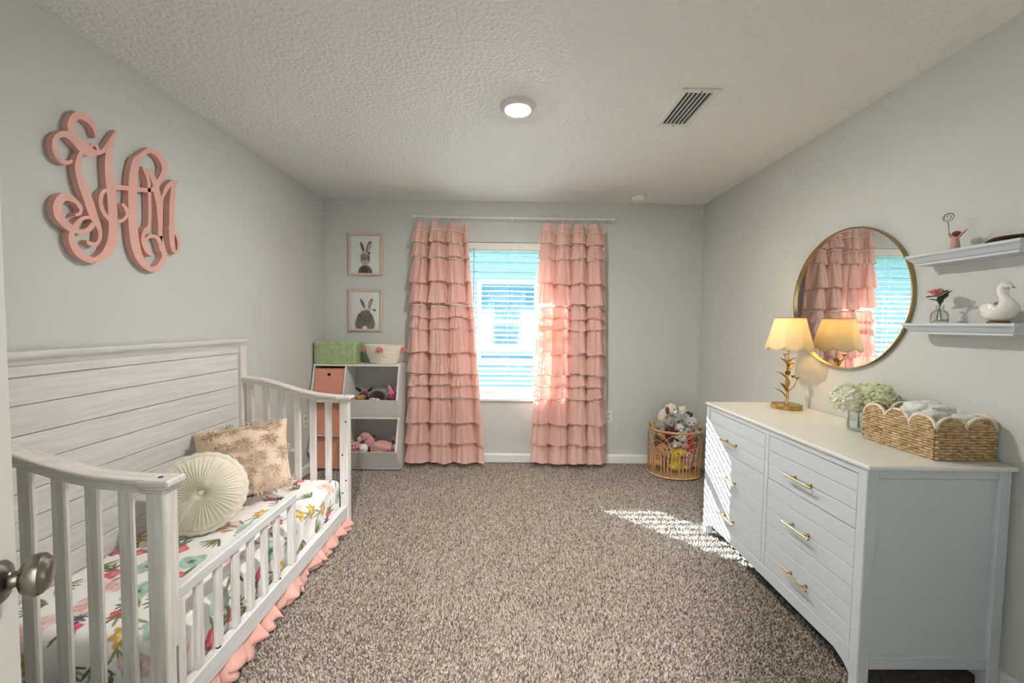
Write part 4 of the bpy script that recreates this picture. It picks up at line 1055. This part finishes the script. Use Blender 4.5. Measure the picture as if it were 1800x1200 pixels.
MB().tube(cr([(vx-.004, vy-.012, vz+.014), (vx, vy, vz+.06), (vx, vy+.006, vz+.10), (vx, vy+.012, vz+.118)], 6), .0022, 6).build('rose_stem', m_stem, rv)
MB().tube(cr([(vx+.002, vy+.012, vz+.014), (vx, vy+.004, vz+.06), (vx, vy-.012, vz+.102)], 6), .0018, 6).build('leaf_stem', m_stem, rv)
for p, d, L, W in (((vx, vy+.014, vz+.112), (-.2, 1, .12), .042, .022), ((vx, vy-.004, vz+.095), (-.3, -.7, .55), .050, .026), ((vx, vy-.008, vz+.10), (.1, -.6, .9), .048, .024), ((vx, vy, vz+.08), (-.35, -.25, .8), .042, .022), ((vx, vy+.002, vz+.09), (-.5, .5, .35), .040, .020)):
    b = MB(); leaf_mesh(b, p, d, L, W, -.15); b.build('leaf', m_leaf, rv, angle=180)
for k in range(14):
    ring = 0 if k < 3 else (1 if k < 8 else 2); a = k*2.4; R_ = (.006, .014, .022)[ring]; hh = (.030, .028, .022)[ring]
    def pet(u, v, a=a, R_=R_, hh=hh, ring=ring):
        aa = a+(u-.5)*2.0; r = R_*(.55+.6*v)+(.006*max(0, v-.75)*4*ring*.5); return (vx+r*math.cos(aa), vy+.014+r*math.sin(aa), vz+.118+hh*v*(1-.25*abs(u-.5)*2))
    MB().grid(pet, 7, 6).build('petal', m_rosep, rv, angle=180, solid=.0008)

m_porc = mat('white_glazed_ceramic', '#e9e6e0', .18, coat=.5)
dv = thing('ceramic_dove', 'white glazed ceramic dove with a gilded beak on the lower shelf', 'figurine', (1.828, 1.492, 1.403))
ox, oy, oz = 1.830, 1.490, 1.406
spine = cr([(0, .062, .060, .003), (0, .050, .052, .012), (0, .030, .042, .028), (0, .0, .040, .0385), (0, -.022, .050, .036), (0, -.024, .070, .024), (0, -.014, .092, .0155), (0, -.008, .112, .0145), (0, -.010, .128, .0165), (0, -.018, .136, .0155), (0, -.030, .134, .009), (0, -.038, .129, .003)], 5)
MB().tube([(ox+q[0], oy+q[1], oz+q[2]) for q in spine], [max(.001, q[3]) for q in spine], 18).build('body', m_porc, dv, angle=180)
MB().ell((ox-.026, oy+.008, oz+.048), (.012, .034, .022), rot(.35, 0, 0), 18, 10).build('wing', m_porc, dv)
MB().ell((ox+.026, oy+.008, oz+.048), (.012, .034, .022), rot(.35, 0, 0), 18, 10).build('wing', m_porc, dv)
MB().lathe([(.004, 0), (.0035, .004), (0, .012)], 10, at(ox, oy-.037, oz+.129, rot(PI/2+.3, 0, 0))).build('beak', m_gold, dv)
MB().lathe([(0, -.003), (.030, -.003), (.031, .002), (.026, .006), (.0, .006)], 28, at(ox, oy-.002, oz)).build('gilded_foot', mat('antique_gold', '#8a6c3a', .3, 1.), dv)

# ------------------------------------------------------------------ hydrangeas in a glass vase
hv = thing('hydrangea_vase', 'pale green and white hydrangeas in a clear glass vase on the dresser', 'vase', (1.735, 1.955, DTZ))
hx_, hy_ = 1.735, 1.955
MB().lathe([(0, .002), (.036, .002), (.041, .006), (.043, .03), (.040, .07), (.043, .10), (.040, .10), (.037, .07), (.039, .03), (.036, .010), (0, .009)], 32, at(hx_, hy_, DTZ), wob=lambda a, i: 1+.02*math.cos(12*a)).build('glass_vase', glass('vase_glass', '#f8fbfa', .16), hv)
m_hyd = mat('hydrangea_petal', '#eef1d6', .7, c2='#d5dfa8', vscale=22, translucent=.3); m_hyw = mat('hydrangea_petal_white', '#f7f6ec', .7, c2='#e8ebcf', vscale=22, translucent=.3)
for (cx, cy, cz, R_, mt) in ((hx_-.035, hy_+.02, 1.022, .066, m_hyw), (hx_+.050, hy_-.035, 1.035, .074, m_hyd), (hx_+.045, hy_+.045, 1.03, .062, m_hyd)):
    b = MB()
    for k in range(170):
        z = 1-2*(k+.5)/170; a = k*2.39996; r = math.sqrt(1-z*z); d = Vector((r*math.cos(a), r*math.sin(a), z))
        if d.z < -.6: continue
        p = Vector((cx, cy, cz))+d*R_*random.uniform(.86, 1.0)
        s_ = d.cross(Vector((.3, .2, 1))).normalized(); q = d.cross(s_); w0 = random.uniform(0, PI)
        for j in range(4):
            dd = s_*math.cos(w0+j*PI/2)+q*math.sin(w0+j*PI/2); e_ = dd.cross(d)*.0105; tip = p+dd*.024+d*random.uniform(.002, .016)
            b.add([tuple(p), tuple(p+dd*.014+e_+d*.004), tuple(tip), tuple(p+dd*.014-e_+d*.004)], [(0, 1, 2, 3)])
    b.ell((cx, cy, cz), (R_*.76,)*3, None, 16, 10)
    b.build('flower_head', mt, hv, recalc=False, angle=180)
    MB().tube([(hx_+.008*math.cos(cx*99), hy_+.008*math.sin(cx*99), DTZ+.012), (hx_, hy_, DTZ+.09), (cx, cy, cz-R_*.6)], .003, 6).build('flower_stem', m_stem, hv)

# ------------------------------------------------------------------ scalloped wicker basket with supplies
BX0, BX1, BY0_, BY1_ = 1.645, 1.880, 1.512, 1.822
m_wick = mat('natural_wicker', '#d6bd95', .7, c2='#a98a5e', vscale=45)
bk = thing('scalloped_wicker_basket', 'rectangular wicker basket with a scalloped pale rim on the dresser', 'basket', ((BX0+BX1)/2, (BY0_+BY1_)/2, DTZ))
def scal(s, n): 
    q = (s*n) % 1.; return .118+.046*math.sqrt(max(0, 1-(2*q-1)**2))
sides = [((BX0, BY0_), (BX0, BY1_), 3, (-1, 0)), ((BX0, BY0_), (BX1, BY0_), 2, (0, -1)), ((BX1, BY0_), (BX1, BY1_), 3, (1, 0)), ((BX0, BY1_), (BX1, BY1_), 2, (0, 1))]
for (A, B, n, (nx, ny)) in sides:
    L_ = math.hypot(B[0]-A[0], B[1]-A[1]); b = MB(); rowsN = 15; dz = .164/rowsN; stp = .022
    K = int(L_/stp)
    for i in range(rowsN):
        z = dz*(i+.5); run = []
        for j in range(K*2+1):
            s = j/(K*2); ok = scal(min(.9999, s), n) >= z
            if ok:
                off = .0048*math.cos(PI*j/2*1.0+PI*i) + .001*math.sin(j*1.3+i*2.1)
                run.append((A[0]+(B[0]-A[0])*s+nx*off, A[1]+(B[1]-A[1])*s+ny*off, DTZ+.002+z+.0007*math.sin(j*.9+i)))
            if (not ok or j == K*2) and run:
                if len(run) > 1: b.tube(run, dz*.52, 5)
                run = []
    for j in range(K//2+1):
        s = j/(K//2); b.tube([(A[0]+(B[0]-A[0])*s, A[1]+(B[1]-A[1])*s, DTZ+.002), (A[0]+(B[0]-A[0])*s, A[1]+(B[1]-A[1])*s, DTZ+scal(min(.9999, s), n))], .0022, 5)
    b.build('woven_side', m_wick, bk, angle=180, kind='stuff')
    pts = [(A[0]+(B[0]-A[0])*s, A[1]+(B[1]-A[1])*s, DTZ+.002+scal(min(.99999, s), n)) for s in np.linspace(0, 1, 26*n+1)]
    MB().tube(pts, [.0062+.0009*math.sin(i*1.8) for i in range(len(pts))], 7).build('scallop_rim', mat('pale_rope_rim', '#eaddca', .8, var=.15, vscale=120), bk, angle=180)
MB().bx(BX0, BX1, BY0_, BY1_, DTZ, DTZ+.008, .002).build('basket_base', m_wick, bk)
def crumple(nm, label, cat, c, r, m, amp, seed, n=64):
    rnd = random.Random(seed); dirs = [(Vector((rnd.gauss(0, 1), rnd.gauss(0, 1), rnd.gauss(0, 1))).normalized(), rnd.uniform(.4, 1)) for _ in range(22)]
    b = MB(); vs0 = len(b.v); b.ell((0, 0, 0), (1, 1, 1), None, n, n*2//3)
    out = []
    for q in b.v:
        d = Vector(q).normalized(); w = 1.06-amp*.35*sum(s_*math.exp(-abs(d.dot(e)-.25*s_)/.05) for e, s_ in dirs[:9])+.05*math.sin(5*d.x+3*d.y)*math.cos(4*d.y)
        sq = max(abs(d.x), abs(d.y), abs(d.z)); w *= (1/sq)**.3
        out.append((c[0]+r[0]*d.x*w, c[1]+r[1]*d.y*w, c[2]+r[2]*d.z*w))
    b.v = out
    o = b.build(nm, m, angle=60); return tag(o, label, cat)
m_bag = mat('white_plastic_wrap', '#e4e8e4', .25, coat=.4, translucent=.15)
crumple('wipes_pack', 'crinkled white plastic pack of wipes lying in the wicker basket', 'wipes pack', (1.768, 1.655, 1.020), (.070, .080, .056), m_bag, .42, 4)
crumple('plastic_pack', 'smaller crinkled white plastic pack beside the wipes in the wicker basket', 'pack', (1.815, 1.568, 1.000), (.050, .042, .046), m_bag, .35, 9)
crumple('green_pouch', 'small mint green pouch at the back of the wicker basket', 'pouch', (1.735, 1.750, .965), (.040, .045, .038), mat('mint_cloth', '#9cc4ae', .7), .2, 14)

# ================================================================== RATTAN BASKET OF PLUSH TOYS in the back right corner
m_rat = mat('honey_rattan', '#dcb684', .5, c2='#c4996a', vscale=20)
RX, RYc, AX, AY, RH = 1.575, 3.715, .232, .195, .425
rb_ = thing('rattan_basket', 'oval honey rattan basket of overlapping arches holding plush toys', 'basket', (RX, RYc, 0))
def ov(a, z, k=1.): 
    e = 1+.05*z/RH; return (RX+AX*e*k*math.cos(a), RYc+AY*e*k*math.sin(a), z)
ring_ = lambda z, r, k=1.: MB().tube([ov(a, z, k) for a in np.linspace(0, 2*PI, 65)[:-1]], r, 8, closed=True)
ring_(RH, .0085).build('rim', m_rat, rb_); ring_(.012, .0085).build('base_ring', m_rat, rb_); ring_(RH-.012, .004, .98).build('rim_band', m_rat, rb_)
MB().lathe([(0, .004), (1, .004), (1, .012), (0, .012)], 40, at(RX, RYc, 0, Matrix.Diagonal((AX*.98, AY*.98, 1, 1)))).build('basket_floor', m_rat, rb_)
NA = 9
for k in range(NA):
    a0 = 2*PI*(k+.35)/NA; hw = 2*PI/NA*.80
    for f in (1., .76, .52, .28):
        top_ = RH*(.36+.58*f); leg = max(.03, top_-.20*f)
        # straight legs joined by a round head
        pts = [ov(a0-hw*f, .014), ov(a0-hw*f, leg*.5)]
        pts += [ov(a0-hw*f*math.cos(t), leg+(top_-leg)*math.sin(t)) for t in np.linspace(0, PI, 15)]
        pts += [ov(a0+hw*f, leg*.5), ov(a0+hw*f, .014)]
        MB().tube(pts, .0031, 6).build('arch', m_rat, rb_, angle=180)
for a0 in (0.15, PI+.15):
    MB().tube([ov(a0+.16*math.sin(q*PI/2), RH+.062*(1-q*q), 1.) for q in np.linspace(-1, 1, 15)], .0075, 8).build('handle', m_rat, rb_)
G3 = 'plush toys in the rattan basket'
def critter(nm, lab, x, y, z, s, cb, ch, ce, rz=0., tilt=0., ears='round', cm=None):
    R_ = rot(0, 0, rz) @ rot(tilt, 0, 0)
    P = [('body', (0, .03, .06), (.062, .055, .068), cb), ('head', (0, -.02, .145), (.056, .05, .048), ch), ('muzzle', (0, -.066, .132), (.026, .022, .019), cm or ch), ('nose', (0, -.087, .137), (.007, .005, .005), eye), ('paw', (-.05, -.03, .05), (.020, .032, .020), ch), ('paw', (.05, -.03, .05), (.020, .032, .020), ch)]
    P += [('eye', (sx*.02, -.064, .155), (.006, .005, .006), eye) for sx in (-1, 1)]
    if ears == 'round': P += [('ear', (sx*.042, -.01, .185), (.018, .010, .018), ce) for sx in (-1, 1)]
    elif ears == 'flop': P += [('ear', (sx*.056, -.025, .135), (.014, .020, .036), ce, rot(0, sx*.25, 0)) for sx in (-1, 1)]
    else: P += [('ear', (sx*.025, 0, .215), (.013, .009, .045), ce, rot(0, sx*.25, 0)) for sx in (-1, 1)]
    return plush(nm, lab, (x, y, z), G3, P, s, 0, R_)
critter('plush_puppy', 'cream plush puppy with dark ears on top of the rattan basket', 1.475, 3.665, .475, 1.05, f_cream, f_cream, f_brown, .55, .15, 'flop', f_white)
critter('plush_bear', 'white plush bear on top of the pile in the rattan basket', 1.60, 3.70, .490, .80, f_white, f_white, f_white, .1, .2)
critter('plush_toy', 'grey plush toy at the left rim of the rattan basket', 1.44, 3.68, .395, .95, f_grey, f_grey, f_grey, .5, .4)
critter('plush_bunny', 'white plush bunny with pink ears in the rattan basket', 1.655, 3.68, .43, .72, f_white, f_white, f_rose, -.2, -.3, 'tall')
critter('plush_toy', 'light grey plush toy at the right rim of the rattan basket', 1.705, 3.67, .37, .95, f_lgrey, f_lgrey, f_grey, -.4, .2, 'flop')
critter('plush_toy', 'grey plush toy with a white muzzle at the front rim of the rattan basket', 1.545, 3.63, .385, .70, f_grey, f_lgrey, f_grey, .2, .5, 'flop', f_white)
critter('plush_toy', 'maroon plush toy half hidden at the back of the rattan basket', 1.685, 3.765, .415, .9, f_maroon, f_maroon, f_dark, -.2, 0., 'flop')
critter('plush_toy', 'dark maroon plush toy just under the rim of the rattan basket', 1.505, 3.63, .30, .85, f_maroon, f_maroon, f_maroon, .4, .1)
critter('plush_toy', 'big white plush toy seen through the arches of the rattan basket', 1.575, 3.655, .255, 1.05, f_white, f_white, f_white, .1, .3)
critter('plush_toy', 'red plush toy seen through the arches of the rattan basket', 1.665, 3.635, .22, 1.0, f_red, f_red, f_red, -.3, 0)
critter('plush_toy', 'yellow plush toy low behind the arches of the rattan basket', 1.585, 3.665, .03, 1.2, f_yellow, f_yellow, f_yellow, 0., 0., 'round', f_amber)
critter('plush_toy', 'tan plush toy at the left inside the rattan basket', 1.44, 3.69, .06, 1.2, f_tan, f_tan, f_brown, .4, 0)
critter('plush_toy', 'brown plush toy above the tan one inside the rattan basket', 1.44, 3.70, .23, .95, f_brown, f_tan, f_brown, .5, .1)
critter('plush_toy', 'pink plush toy at the right inside the rattan basket', 1.69, 3.69, .05, 1.15, f_rose, f_rose, f_pink, -.3, 0, 'flop')

for o in bpy.data.objects:
    if '_o' in o: del o['_o']
